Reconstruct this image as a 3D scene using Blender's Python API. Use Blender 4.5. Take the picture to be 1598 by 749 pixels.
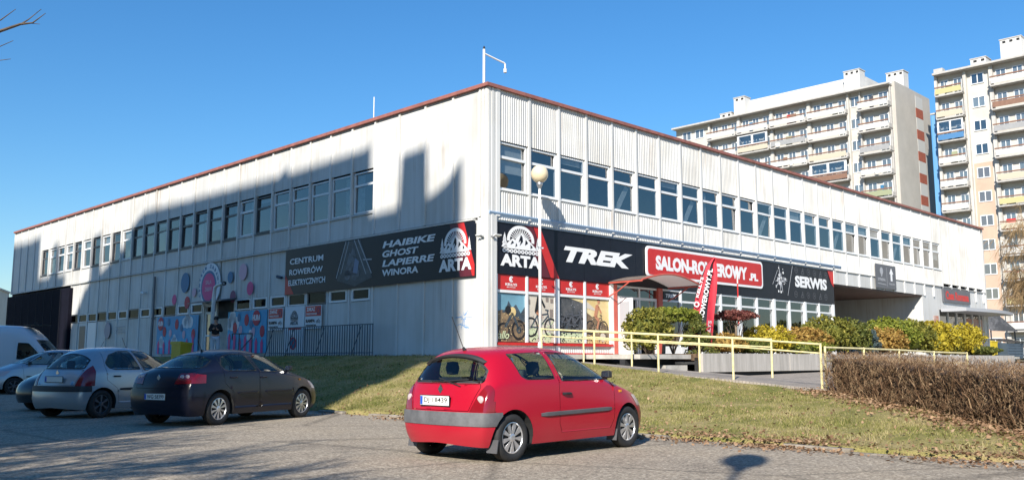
import bpy, bmesh, math, random
import numpy as np
from mathutils import Vector, Matrix
from mathutils.bvhtree import BVHTree
R = math.radians
for o in list(bpy.data.objects): bpy.data.objects.remove(o)
scene = bpy.context.scene
COL = scene.collection
rng = random.Random(7)

# ------------------------------------------------------------ camera, sky, sun, exposure
EYE = 1.25
cam_d = bpy.data.cameras.new('camera'); cam = bpy.data.objects.new('camera', cam_d); COL.objects.link(cam)
cam.location = (0, 0, EYE); cam.rotation_euler = (R(90) + 0.1315, 0, 0)
cam_d.sensor_fit = 'HORIZONTAL'; cam_d.sensor_width = 36; cam_d.lens = 36 * 1402 / 1598
cam_d.clip_start = 0.05; cam_d.clip_end = 4000
scene.camera = cam

SUN_AZ, SUN_EL = 18.5, 31.0            # shadows run SUN_AZ degrees to the right of the view
sun_vec = Vector((-math.sin(R(SUN_AZ)) * math.cos(R(SUN_EL)), -math.cos(R(SUN_AZ)) * math.cos(R(SUN_EL)), math.sin(R(SUN_EL))))
world = bpy.data.worlds.new('World'); scene.world = world; world.use_nodes = True
nt = world.node_tree
sky = nt.nodes.new('ShaderNodeTexSky'); sky.sky_type = 'NISHITA'; sky.sun_disc = False
sky.sun_elevation = R(SUN_EL); sky.sun_rotation = R(180 + SUN_AZ)
sky.altitude = 350; sky.air_density = 1.45; sky.dust_density = 0.0; sky.ozone_density = 9.0
hsv = nt.nodes.new('ShaderNodeHueSaturation'); hsv.inputs['Saturation'].default_value = 1.13
nt.links.new(sky.outputs[0], hsv.inputs['Color']); nt.links.new(hsv.outputs[0], nt.nodes['Background'].inputs[0])
nt.nodes['Background'].inputs[1].default_value = 0.09
sl = bpy.data.lights.new('sun', 'SUN'); sl.energy = 4.8; sl.angle = R(0.53); sl.color = (1.0, 0.94, 0.85)
so = bpy.data.objects.new('sun', sl); COL.objects.link(so); so.rotation_euler = sun_vec.to_track_quat('Z', 'Y').to_euler(); so.location = (-20, -40, 40)
scene.view_settings.view_transform = 'Standard'; scene.view_settings.look = 'None'
scene.view_settings.exposure = 0.74; scene.view_settings.gamma = 1.0; scene.view_settings.use_curve_mapping = False

# ------------------------------------------------------------ helpers
CORNER = Vector((-.991, 28.7, 0)); AZ = .7895; ROT = math.pi / 2 - AZ
BM = Matrix.Translation(CORNER) @ Matrix.Rotation(ROT, 4, 'Z')     # building frame: x along right front, y along left front
def W(x, y, z=0): return BM @ Vector((x, y, z))
LX, LY = .27, .30          # plane of the left front and start of its bays in that frame
def left_shift(before, local=True):
    """set pieces made for the left front onto its plane"""
    d = BM.to_3x3() @ Vector((LX, LY, 0))
    for o in bpy.data.objects:
        if o.name in before: continue
        if o.parent is None: o.location = Vector(o.location) + d
        elif o.parent == bld: o.location = Vector(o.location) + Vector((LX, LY, 0))
def names(): return set(o.name for o in bpy.data.objects)

def link(o, parent=None):
    COL.objects.link(o)
    if parent is not None: o.parent = parent
    return o
def tag(o, label=None, cat=None, group=None, kind=None):
    if label: o['label'] = label
    if cat: o['category'] = cat
    if group: o['group'] = group
    if kind: o['kind'] = kind
    return o
def thing(name, loc=(0, 0, 0), rz=0, label=None, cat=None, group=None):
    o = bpy.data.objects.new(name, None); o.empty_display_size = .3
    o.location = loc; o.rotation_euler = (0, 0, rz); link(o)
    return tag(o, label, cat, group)
def copy_tree(o, parent=None):
    c = o.copy(); COL.objects.link(c)
    if parent is not None: c.parent = parent
    for ch in o.children: copy_tree(ch, c)
    return c
def mesh_from(name, v, f, mats, smooth=False, mi=None):
    me = bpy.data.meshes.new(name); me.from_pydata([tuple(p) for p in v], [], f)
    for m in (mats if isinstance(mats, (list, tuple)) else [mats]): me.materials.append(m)
    if mi: me.polygons.foreach_set('material_index', mi)
    if smooth: me.polygons.foreach_set('use_smooth', [True] * len(me.polygons))
    me.update(); return me

class MB:
    def __init__(s): s.v = []; s.f = []
    def add(s, v, f):
        n = len(s.v); s.v += [tuple(p) for p in v]; s.f += [tuple(i + n for i in q) for q in f]; return s
    def box(s, x0, x1, y0, y1, z0, z1):
        v = [(x0,y0,z0),(x1,y0,z0),(x1,y1,z0),(x0,y1,z0),(x0,y0,z1),(x1,y0,z1),(x1,y1,z1),(x0,y1,z1)]
        return s.add(v, [(0,3,2,1),(4,5,6,7),(0,1,5,4),(1,2,6,5),(2,3,7,6),(3,0,4,7)])
    def prism(s, pts, d):
        """closed polygon pts (3d) extruded by vector d"""
        n = len(pts); d = Vector(d); a = [Vector(p) for p in pts]; b = [p + d for p in a]
        return s.add(a + b, [tuple(range(n))[::-1], tuple(range(n, 2*n))] + [(i, (i+1) % n, n + (i+1) % n, n + i) for i in range(n)])
    def tube(s, pts, r, n=8, cap=True):
        pts = [Vector(p) for p in pts]; rs = r if isinstance(r, (list, tuple)) else [r] * len(pts)
        base = len(s.v); up = None
        for i, p in enumerate(pts):
            d = (pts[min(i+1, len(pts)-1)] - pts[max(i-1, 0)]).normalized()
            if up is None: up = d.orthogonal().normalized()
            x = (up - d * up.dot(d)).normalized(); y = d.cross(x); up = x
            for k in range(n):
                a = 2 * math.pi * k / n
                s.v.append(tuple(p + (x * math.cos(a) + y * math.sin(a)) * rs[i]))
        for i in range(len(pts) - 1):
            for k in range(n):
                a = base + i*n + k; b = base + i*n + (k+1) % n
                s.f.append((a, b, b + n, a + n))
        if cap:
            s.f.append(tuple(base + k for k in range(n))[::-1]); e = base + (len(pts)-1)*n
            s.f.append(tuple(e + k for k in range(n)))
        return s
    def lathe(s, prof, n=24, c=(0,0,0), axis='z'):
        base = len(s.v); c = Vector(c)
        for (r, h) in prof:
            for k in range(n):
                a = 2*math.pi*k/n; p = (r*math.cos(a), r*math.sin(a), h)
                if axis == 'y': p = (p[0], p[2], p[1])
                elif axis == 'x': p = (p[2], p[0], p[1])
                s.v.append(tuple(c + Vector(p)))
        for i in range(len(prof)-1):
            for k in range(n):
                a = base+i*n+k; b = base+i*n+(k+1) % n; s.f.append((a, b, b+n, a+n))
        return s
    def build(s, name, mat, parent=None, smooth=False):
        return link(bpy.data.objects.new(name, mesh_from(name, s.v, s.f, mat, smooth)), parent)
def box_obj(name, b, mat, parent=None): return MB().box(*b).build(name, mat, parent)
def inst(name, me, parent, loc=(0,0,0), rz=0, sc=None):
    o = bpy.data.objects.new(name, me); o.location = loc
    if rz: o.rotation_euler = (0, 0, rz)
    if sc: o.scale = sc
    return link(o, parent)
def text_obj(name, txt, size, mat, parent, M, bold=0, shear=0, sx=1, depth=.004, space=1.0, align='LEFT', fit=None):
    """flat lettering; M maps text plane (x right, y up) into the parent's frame"""
    cu = bpy.data.curves.new(name, 'FONT'); cu.body = txt; cu.size = size; cu.offset = bold; cu.shear = shear
    cu.extrude = depth; cu.align_x = align; cu.space_character = space; cu.resolution_u = 3
    t = bpy.data.objects.new(name, cu); COL.objects.link(t)
    bpy.context.view_layer.update()
    me = bpy.data.meshes.new_from_object(t.evaluated_get(bpy.context.evaluated_depsgraph_get()))
    bpy.data.objects.remove(t); bpy.data.curves.remove(cu)
    me.materials.clear(); me.materials.append(mat)
    if fit:   # stretch to exact width and cap height
        co = np.empty(len(me.vertices) * 3); me.vertices.foreach_get('co', co); co = co.reshape(-1, 3)
        lo, hi = co.min(0), co.max(0)
        co[:, 0] = (co[:, 0] - lo[0]) * fit[0] / (hi[0] - lo[0]); co[:, 1] = (co[:, 1] - lo[1]) * fit[1] / (hi[1] - lo[1])
        me.vertices.foreach_set('co', co.ravel())
    me.transform(M @ Matrix.Diagonal((sx, 1, 1, 1))); me.update()
    return link(bpy.data.objects.new(name, me), parent)
def frame_R(x, z, off): return Matrix.Translation((x, -off, z)) @ Matrix(((1,0,0,0),(0,0,-1,0),(0,1,0,0),(0,0,0,1)))          # text on the right front
def frame_L(s, z, off): return Matrix.Translation((-off, s, z)) @ Matrix(((0,0,-1,0),(-1,0,0,0),(0,1,0,0),(0,0,0,1)))       # text on the left front (reads towards the corner)

# ------------------------------------------------------------ materials
MATS = {}
def mat(name, col, rough=.6, metal=0, var=0, vscale=3, bump=0, bscale=40, spec=.5, col2=None, coat=0, dirt=0, emit=None, stretch=None, trans=0):
    if name in MATS: return MATS[name]
    m = bpy.data.materials.new(name); m.use_nodes = True; t = m.node_tree; b = t.nodes['Principled BSDF']
    b.inputs['Base Color'].default_value = (*col, 1); b.inputs['Roughness'].default_value = rough; b.inputs['Metallic'].default_value = metal
    b.inputs['Specular IOR Level'].default_value = spec
    if coat: b.inputs['Coat Weight'].default_value = coat; b.inputs['Coat Roughness'].default_value = .04
    if emit: b.inputs['Emission Color'].default_value = (*col, 1); b.inputs['Emission Strength'].default_value = emit
    L = t.links
    geo = t.nodes.new('ShaderNodeNewGeometry'); mp = t.nodes.new('ShaderNodeMapping'); L.new(geo.outputs['Position'], mp.inputs[0])
    if stretch: mp.inputs['Scale'].default_value = stretch
    if var or col2:
        n = t.nodes.new('ShaderNodeTexNoise'); n.inputs['Scale'].default_value = vscale; n.inputs['Detail'].default_value = 6; n.inputs['Roughness'].default_value = .65
        L.new(mp.outputs[0], n.inputs['Vector'])
        r = t.nodes.new('ShaderNodeValToRGB'); r.color_ramp.elements[0].position = .35; r.color_ramp.elements[1].position = .65
        c2 = col2 if col2 else tuple(max(0, c * (1 - var)) for c in col); c1 = col if col2 else tuple(min(1, c * (1 + var * .5)) for c in col)
        r.color_ramp.elements[0].color = (*c1, 1); r.color_ramp.elements[1].color = (*c2, 1)
        L.new(n.outputs['Fac'], r.inputs[0]); L.new(r.outputs[0], b.inputs['Base Color'])
    if bump:
        n2 = t.nodes.new('ShaderNodeTexNoise'); n2.inputs['Scale'].default_value = bscale; n2.inputs['Detail'].default_value = 4
        L.new(mp.outputs[0], n2.inputs['Vector'])
        bp = t.nodes.new('ShaderNodeBump'); bp.inputs['Strength'].default_value = bump; bp.inputs['Distance'].default_value = .02
        L.new(n2.outputs['Fac'], bp.inputs['Height']); L.new(bp.outputs[0], b.inputs['Normal'])
    MATS[name] = m; return m
def glass(name, tint=(.55,.6,.62), base=.06, rough=.01, wave=.05, graze=.8):
    """clear sheet: tinted see-through plus a mirror part that grows at grazing angles"""
    m = bpy.data.materials.new(name); m.use_nodes = True; t = m.node_tree; t.nodes.clear()
    o = t.nodes.new('ShaderNodeOutputMaterial'); mx = t.nodes.new('ShaderNodeMixShader'); tr = t.nodes.new('ShaderNodeBsdfTransparent')
    gl = t.nodes.new('ShaderNodeBsdfGlossy'); lw = t.nodes.new('ShaderNodeLayerWeight'); lw.inputs[0].default_value = .5
    pw = t.nodes.new('ShaderNodeMath'); pw.operation = 'POWER'; pw.inputs[1].default_value = 4; ma = t.nodes.new('ShaderNodeMath'); ma.operation = 'MULTIPLY_ADD'; ma.inputs[1].default_value = graze; ma.inputs[2].default_value = base
    tr.inputs[0].default_value = (*tint, 1); gl.inputs['Roughness'].default_value = rough
    g = t.nodes.new('ShaderNodeNewGeometry'); n = t.nodes.new('ShaderNodeTexNoise'); n.inputs['Scale'].default_value = .9
    bp = t.nodes.new('ShaderNodeBump'); bp.inputs['Strength'].default_value = wave; bp.inputs['Distance'].default_value = .05
    L = t.links; L.new(g.outputs['Position'], n.inputs['Vector']); L.new(n.outputs['Fac'], bp.inputs['Height']); L.new(bp.outputs[0], gl.inputs['Normal'])
    L.new(lw.outputs['Facing'], pw.inputs[0]); L.new(pw.outputs[0], ma.inputs[0]); L.new(ma.outputs[0], mx.inputs[0]); L.new(tr.outputs[0], mx.inputs[1]); L.new(gl.outputs[0], mx.inputs[2]); L.new(mx.outputs[0], o.inputs[0])
    MATS[name] = m; return m
def facade_white(name, col, streak=.16):
    """painted metal sheet: faint vertical rain streaks and dirt, all in the paint itself"""
    m = bpy.data.materials.new(name); m.use_nodes = True; t = m.node_tree; b = t.nodes['Principled BSDF']; L = t.links
    b.inputs['Roughness'].default_value = .55
    g = t.nodes.new('ShaderNodeNewGeometry')
    def noise(sc, s3, d=5):
        mp = t.nodes.new('ShaderNodeMapping'); mp.inputs['Scale'].default_value = s3; L.new(g.outputs['Position'], mp.inputs[0])
        n = t.nodes.new('ShaderNodeTexNoise'); n.inputs['Scale'].default_value = sc; n.inputs['Detail'].default_value = d; L.new(mp.outputs[0], n.inputs['Vector']); return n.outputs['Fac']
    mul = t.nodes.new('ShaderNodeMath'); mul.operation = 'MULTIPLY'; L.new(noise(5, (1, 1, .06)), mul.inputs[0]); L.new(noise(.7, (1, 1, 1)), mul.inputs[1])
    r = t.nodes.new('ShaderNodeValToRGB'); r.color_ramp.elements[0].position = .18; r.color_ramp.elements[1].position = .42
    r.color_ramp.elements[0].color = (*[c * (1 + .04) for c in col], 1); r.color_ramp.elements[1].color = (*[c * (1 - streak) * k for c, k in zip(col, (.99, .97, .93))], 1)
    L.new(mul.outputs[0], r.inputs[0])
    rs = t.nodes.new('ShaderNodeMath'); rs.operation = 'MULTIPLY'; L.new(noise(7, (1, 1, .035), 3), rs.inputs[0]); L.new(noise(.55, (1, 1, 1), 3), rs.inputs[1])
    rr = t.nodes.new('ShaderNodeMapRange'); rr.inputs['From Min'].default_value = .33; rr.inputs['From Max'].default_value = .50; rr.inputs['To Max'].default_value = .55; L.new(rs.outputs[0], rr.inputs[0])
    rm_ = t.nodes.new('ShaderNodeMix'); rm_.data_type = 'RGBA'; rm_.inputs[7].default_value = (.30, .22, .15, 1); L.new(rr.outputs[0], rm_.inputs[0]); L.new(r.outputs[0], rm_.inputs[6])
    oi = t.nodes.new('ShaderNodeObjectInfo'); hs = t.nodes.new('ShaderNodeHueSaturation'); mr = t.nodes.new('ShaderNodeMapRange')
    mr.inputs['To Min'].default_value = .93; mr.inputs['To Max'].default_value = 1.05
    L.new(oi.outputs['Random'], mr.inputs[0]); L.new(mr.outputs[0], hs.inputs['Value']); L.new(rm_.outputs[2], hs.inputs['Color']); L.new(hs.outputs[0], b.inputs['Base Color'])
    bp = t.nodes.new('ShaderNodeBump'); bp.inputs['Strength'].default_value = .12; bp.inputs['Distance'].default_value = .03
    L.new(noise(1.3, (1, 1, .5), 2), bp.inputs['Height']); L.new(bp.outputs[0], b.inputs['Normal'])
    MATS[name] = m; return m

facade_white('panel', (.555, .55, .53), .18); facade_white('panel_plain', (.58, .575, .555), .1)
facade_white('pilaster', (.62, .615, .595), .08)
mat('coping', (.30, .11, .085), .6, var=.25); mat('flashing', (.30, .43, .60), .4, var=.1)
mat('frame_white', (.72, .73, .73), .4); mat('frame_dark', (.055, .06, .07), .4); mat('frame_rust', (.5, .3, .12), .7)
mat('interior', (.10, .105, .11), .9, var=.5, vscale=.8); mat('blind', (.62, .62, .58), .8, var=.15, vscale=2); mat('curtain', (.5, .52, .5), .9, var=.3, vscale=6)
mat('navy_cladding', (.007, .007, .014), .85, spec=.1, var=.3); mat('shadow_gap', (.02, .02, .022), .8)
mat('soffit', (.16, .10, .08), .7, var=.3)
mat('sign_black', (.008, .009, .016), .38, spec=.3, var=.2); mat('sign_red', (.52, .022, .02), .45, var=.08); mat('sign_dred', (.10, .012, .02), .45); mat('sign_white', (.78, .78, .78), .5)
mat('sign_grey', (.10, .105, .12), .45, var=.1); mat('sign_lgrey', (.36, .37, .39), .5)
mat('concrete', (.36, .335, .30), .85, var=.3, vscale=1.4, bump=.3, bscale=30); mat('planter_concrete', (.50, .46, .41), .88, col2=(.36, .33, .29), vscale=2.2, bump=.35, bscale=14, stretch=(2.5, 2.5, .25)); mat('concrete_pale', (.46, .43, .38), .85, var=.25, vscale=2, bump=.3, bscale=25)
mat('yellow_paint', (.74, .64, .33), .5, var=.28, vscale=9); mat('steel', (.42, .43, .45), .4, metal=.8); mat('steel_dark', (.05, .07, .10), .5, metal=.3); mat('white_paint', (.72, .72, .70), .45, var=.06)
glass('pane_glass', (.55, .6, .64), .24); glass('car_glass', (.62, .68, .66), .07, wave=.01); glass('pane_dark', (.25, .28, .30), .025, graze=.3); glass('shop_glass', (.6, .64, .66), .16)
mat('rubber', (.018, .018, .018), .75, var=.3, vscale=8); mat('black_plastic', (.022, .022, .024), .55); mat('grey_plastic', (.085, .085, .09), .5, var=.15)
mat('chrome', (.75, .75, .76), .18, metal=1); mat('alloy', (.62, .62, .63), .28, metal=.75, var=.1); mat('seat_cloth', (.03, .032, .04), .9)
# ------------------------------------------------------------ ground
def top_h(y):
    return float(np.interp(y, [-60, -30, -20, -11, -4, -2, 60], [.3, .36, .42, .5, 1.12, 1.36, 1.36]))
KX = -7.5                                              # kerb line in the building frame
def bank_h(x, y):
    wdt = float(np.interp(y, [-6, 0], [8.1, 6.6]))
    t = min(max((x - KX) / wdt, 0), 1); t = t ** .85
    h = .05 + (top_h(y) - .05) * t
    return h
def pave_h(x, y): return float(np.interp(y, [-34, -12, -5], [.36, .47, .60])) + .42 * min(max((x - 3) / 32, 0), 1)
def lump(x, y): return .035 * math.sin(1.7*x + .6*y) * math.sin(1.1*y - .4*x + 1) + .015 * math.sin(4.3*x) * math.sin(3.7*y + .5)

def ground_mat(name, kind):
    m = bpy.data.materials.new(name); m.use_nodes = True; t = m.node_tree; b = t.nodes['Principled BSDF']; L = t.links
    b.inputs['Roughness'].default_value = .92; b.inputs['Specular IOR Level'].default_value = .25
    g = t.nodes.new('ShaderNodeNewGeometry')
    def noise(sc, d=4, ro=.6):
        n = t.nodes.new('ShaderNodeTexNoise'); n.inputs['Scale'].default_value = sc; n.inputs['Detail'].default_value = d; n.inputs['Roughness'].default_value = ro
        L.new(g.outputs['Position'], n.inputs['Vector']); return n.outputs['Fac']
    def ramp(src, stops):
        r = t.nodes.new('ShaderNodeValToRGB'); e = r.color_ramp.elements
        while len(e) < len(stops): e.new(.5)
        for q, (p, c) in zip(e, stops): q.position = p; q.color = (*c, 1)
        L.new(src, r.inputs[0]); return r.outputs[0]
    def mix(a, bb, f, mode='MIX'):
        x = t.nodes.new('ShaderNodeMix'); x.data_type = 'RGBA'; x.blend_type = mode
        if isinstance(f, float): x.inputs[0].default_value = f
        else: L.new(f, x.inputs[0])
        L.new(a, x.inputs[6]); L.new(bb, x.inputs[7]); return x.outputs[2]
    if kind == 'asphalt':
        v = t.nodes.new('ShaderNodeTexVoronoi'); v.inputs['Scale'].default_value = 38; L.new(g.outputs['Position'], v.inputs['Vector'])
        sep = t.nodes.new('ShaderNodeSeparateColor'); L.new(v.outputs['Color'], sep.inputs[0])
        stones = ramp(sep.outputs[0], [(0, (.14, .115, .09)), (.45, (.33, .28, .215)), (.8, (.45, .385, .295)), (1, (.68, .59, .46))])
        fine = ramp(noise(14, 6), [(.3, (.26, .22, .17)), (.7, (.41, .35, .27))])
        c = mix(stones, fine, .35)
        big = ramp(noise(.35, 5, .7), [(.28, (.62, .62, .63)), (.45, (.95, .95, .95)), (.72, (1.08, 1.05, 1.0))])
        c = mix(c, big, 1.0, 'MULTIPLY')
        st_ = ramp(noise(1.7, 3, .5), [(.60, (1, 1, 1)), (.68, (.62, .61, .60)), (.75, (.5, .49, .48))]); c = mix(c, st_, .3, 'MULTIPLY')
        cracks = t.nodes.new('ShaderNodeTexVoronoi'); cracks.feature = 'DISTANCE_TO_EDGE'; cracks.inputs['Scale'].default_value = .3
        wp = t.nodes.new('ShaderNodeMix'); wp.data_type = 'RGBA'; wp.inputs[0].default_value = .12; nn = t.nodes.new('ShaderNodeTexNoise'); nn.inputs['Scale'].default_value = 2.5; nn.inputs['Detail'].default_value = 6
        L.new(g.outputs['Position'], nn.inputs['Vector']); L.new(g.outputs['Position'], wp.inputs[6]); L.new(nn.outputs['Color'], wp.inputs[7]); L.new(wp.outputs[2], cracks.inputs['Vector'])
        cr = ramp(cracks.outputs['Distance'], [(0, (.3, .3, .3)), (.014, (.75, .75, .75)), (.022, (1, 1, 1))])
        c = mix(c, cr, .5, 'MULTIPLY')
        bh, bs = noise(60, 3), .7
    elif kind == 'grass':
        c = ramp(noise(1.1, 6, .7), [(.28, (.14, .16, .04)), (.45, (.25, .23, .08)), (.60, (.35, .29, .14)), (.78, (.27, .19, .10))])
        f = ramp(noise(45, 4), [(.3, (.55, .55, .5)), (.7, (1.2, 1.15, 1.05))]); c = mix(c, f, 1.0, 'MULTIPLY'); bh, bs = noise(35, 4), 1.0
    elif kind == 'paving':
        br = t.nodes.new('ShaderNodeTexBrick'); br.inputs['Scale'].default_value = 2.5; br.inputs['Mortar Size'].default_value = .02
        br.inputs['Color1'].default_value = (.30, .27, .24, 1); br.inputs['Color2'].default_value = (.36, .32, .28, 1); br.inputs['Mortar'].default_value = (.17, .15, .13, 1)
        mp = t.nodes.new('ShaderNodeMapping'); mp.inputs['Rotation'].default_value = (0, 0, -ROT); L.new(g.outputs['Position'], mp.inputs[0]); L.new(mp.outputs[0], br.inputs['Vector'])
        c = mix(br.outputs['Color'], ramp(noise(1.5, 5), [(.3, (.75, .75, .75)), (.7, (1.1, 1.08, 1.05))]), 1.0, 'MULTIPLY'); bh, bs = noise(25, 4), .3
    elif kind == 'soil':
        c = ramp(noise(9, 6), [(.3, (.07, .045, .03)), (.7, (.18, .12, .075))]); bh, bs = noise(20, 4), 1.0
    else:
        c = ramp(noise(.05, 6), [(.3, (.16, .16, .09)), (.7, (.26, .23, .17))]); bh, bs = noise(3, 4), .2
    L.new(c, b.inputs['Base Color'])
    bp = t.nodes.new('ShaderNodeBump'); bp.inputs['Strength'].default_value = bs; bp.inputs['Distance'].default_value = .02
    L.new(bh, bp.inputs['Height']); L.new(bp.outputs[0], b.inputs['Normal']); MATS[name] = m; return m
for n_, k_ in (('asphalt', 'asphalt'), ('turf', 'grass'), ('paving', 'paving'), ('soil', 'soil'), ('far_ground', 'far')): ground_mat(n_, k_)

g = MB(); N = 48
g.add([(0, 0, -.04)] + [(1800*math.cos(2*math.pi*k/N), 1800*math.sin(2*math.pi*k/N), -.04) for k in range(N)], [(0, k+1, (k+1) % N + 1) for k in range(N)])
tag(g.build('ground', MATS['far_ground']), 'far ground reaching to the horizon', kind='structure')
lot = MB(); P_ = [W(KX + .25, 75), W(KX + .25, -70), W(-75, -70), W(-75, 75)]
lot.add([(p.x, p.y, 0) for p in P_], [(0, 1, 2, 3)])
tag(lot.build('parking_lot', MATS['asphalt']), 'worn pale asphalt of the parking lot', kind='structure')
def grid(name, xs, ys, hf, m, kind='structure', label=None):
    b = MB(); nx, ny = len(xs), len(ys)
    b.v = [tuple(W(x, y, hf(x, y))) for y in ys for x in xs]
    b.f = [(j*nx+i, j*nx+i+1, (j+1)*nx+i+1, (j+1)*nx+i) for j in range(ny-1) for i in range(nx-1)]
    o = b.build(name, MATS[m], smooth=True); return tag(o, label, kind=kind)
fr = lambda a, b, n: list(np.linspace(a, b, n))
grid('grass_bank', [KX+.07] + fr(KX+.08, -.75, 36), fr(-1.5, 62, 130), lambda x, y: -.05 if x < KX + .075 else bank_h(x, y) + lump(x, y) * (min(1, (x - KX)*.9) if x < -1 else .2), 'turf', label='grassy bank sloping up to the white building')
grid('grass_verge', [KX+.07] + fr(KX+.08, .56, 40), fr(-34, -1.5, 110), lambda x, y: -.05 if x < KX + .075 else bank_h(x, y) + lump(x, y) * min(1, (.6 - x) * 2, (x - KX)*.9), 'turf', label='dry grass verge between kerb and hedge')
grid('pavement', fr(.5, 60, 80), fr(-34, -4.0, 60), pave_h, 'paving', label='paved forecourt beyond the hedge')
grid('apron', [-.8, .2], fr(-1.6, 62, 60), lambda x, y: 1.37, 'concrete_pale', label='narrow concrete strip at the foot of the left front')
grid('back_yard', fr(47, 140, 12), fr(-34, 150, 20), lambda x, y: 1.1, 'far_ground', label='ground between the white building and the tower blocks')
grid('side_lot', fr(.5, 47, 4), fr(48, 150, 12), lambda x, y: 1.1, 'far_ground', label='ground behind the far end of the building')

mat('kerb_concrete', (.30, .265, .22), .9, col2=(.17, .14, .10), vscale=3, bump=.6, bscale=30)
# kerb: each stone a piece of its own
kerb = thing('kerb', W(KX, 0), ROT); kerb['kind'] = 'structure'; kerb['label'] = 'row of worn concrete kerb stones along the grass'
ks = MB(); ks.prism([(-.07, -.49, -.1), (.07, -.49, -.1), (.07, -.49, .055), (-.045, -.49, .055), (-.07, -.49, .035)], (0, .98, 0)); bmk = ks
kme = mesh_from('kerb_stone', ks.v, ks.f, MATS['kerb_concrete'])
r_ = random.Random(3)
for i in range(-22, 40):
    if i in (-14, -13, -9, -8, -4, 0, 1): continue
    o = inst('kerb_stone', kme, kerb, (r_.uniform(-.03, .03), i * 1.0, r_.uniform(-.05, .005)), r_.uniform(-.02, .02))
    o.rotation_euler.x = r_.uniform(-.012, .012)

# ------------------------------------------------------------ the two-storey pavilion
bld = thing('commercial_building', CORNER, ROT, 'long white two-storey panel-clad pavilion with strip windows and shopfronts', 'building')
PW, G0 = 1.5, .15
XR = [.71 + PW * k for k in range(32)]; YL = [-.1 + 1.497 * k for k in range(34)]
ZT = 10.2
# shared pieces
def corr(w, z0, z1, ribs=13):
    b = MB(); pr = []
    for i in range(ribs):
        x = w * i / ribs; s = w / ribs
        pr += [(x, 0), (x + s*.36, 0), (x + s*.5, -.022), (x + s*.86, -.022)]
    pr.append((w, 0)); n = len(pr)
    b.v = [(x, y, z) for z in (z0, z1) for x, y in pr]; b.f = [(i, i+1, n+i+1, n+i) for i in range(n-1)]
    return b
def pane_win(w, h, tr, fm, rec=.0):
    """window meshes in a frame: x 0..w, z 0..h, outward -y"""
    f = MB(); t = .055
    f.box(0, t, -.03, .05, 0, h); f.box(w-t, w, -.03, .05, 0, h); f.box(t, w-t, -.03, .05, 0, t); f.box(t, w-t, -.03, .05, h-t, h)
    if tr: f.box(t, w-t, -.035, .05, h*tr-.045, h*tr+.045)
    return f
wf = {c: mesh_from('window_frame', *(lambda q: (q.v, q.f))(pane_win(1.32, 1.6, .68, None)), MATS[c]) for c in ('frame_white', 'frame_dark')}
lo_p = mesh_from('pane', [(.05,.02,.05),(1.27,.02,.05),(1.27,.02,1.05),(.05,.02,1.05)], [(0,1,2,3)], MATS['pane_glass'])
hi_p = mesh_from('pane', [(.05,.02,1.13),(1.27,.02,1.13),(1.27,.02,1.55),(.05,.02,1.55)], [(0,1,2,3)], MATS['pane_glass'])
bl_me = mesh_from('blind', MB().box(.07,1.25,.10,.12,0,1).v, MB().box(.07,1.25,.10,.12,0,1).f, MATS['blind'])
dg = MB(); dg.prism([(.25,.12,.05),(.55,.12,.05),(1.15,.12,.95),(.95,.12,1.05)], (0,.02,0)); dg_me = mesh_from('curtain', dg.v, dg.f, MATS['curtain'])
cur_b = MB()
for i in range(9): cur_b.box(.07 + i*.05, .07 + i*.05 + .045, .11 + .015*(i % 2), .13 + .015*(i % 2), .05, 1.5)
cur_me = mesh_from('curtain', cur_b.v, cur_b.f, MATS['curtain'])
wr = random.Random(11)
def add_window(side, s, z, dark=False, extra=None):
    h = bpy.data.objects.new('window', wf['frame_dark' if dark else 'frame_white'])
    if side == 'R': h.location = (s + .09, .055, z)
    else: h.location = (.06, s + 1.40, z); h.rotation_euler = (0, 0, -math.pi/2)
    link(h, bld)
    for me in (lo_p, hi_p):
        p = inst('pane', me, h); p.rotation_euler = (wr.uniform(-.02, .02), 0, wr.uniform(-.05, .05))
    if extra == 'blind': hh = wr.choice([.2, .35, .5, .95]); inst('blind', bl_me, h, (0, 0, 1.55 - hh), sc=(1, 1, hh))
    elif extra == 'diag': inst('curtain', dg_me, h)
    elif extra == 'curtain': inst('curtain', cur_me, h, (wr.choice([0, .7]), 0, 0))
    return h
cp_top = corr(1.4, 0, 1); cpm = mesh_from('wall_panel', cp_top.v, cp_top.f, MATS['panel'])
fl = MB().box(0, 1.4, 0, .04, 0, 1); flm = mesh_from('wall_panel', fl.v, fl.f, MATS['panel']); flp = mesh_from('wall_panel', fl.v, fl.f, MATS['panel_plain'])
def panelR(k, z0, z1, me): inst('wall_panel', me, bld, (XR[k] + .05, wr.uniform(-.006, .006), z0), sc=(1, 1, z1 - z0))
def panelL(k, z0, z1, me):
    o = inst('wall_panel', me, bld, (wr.uniform(-.006, .006), YL[k] + 1.45, z0), -math.pi/2, sc=(1, 1, z1 - z0))
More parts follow.
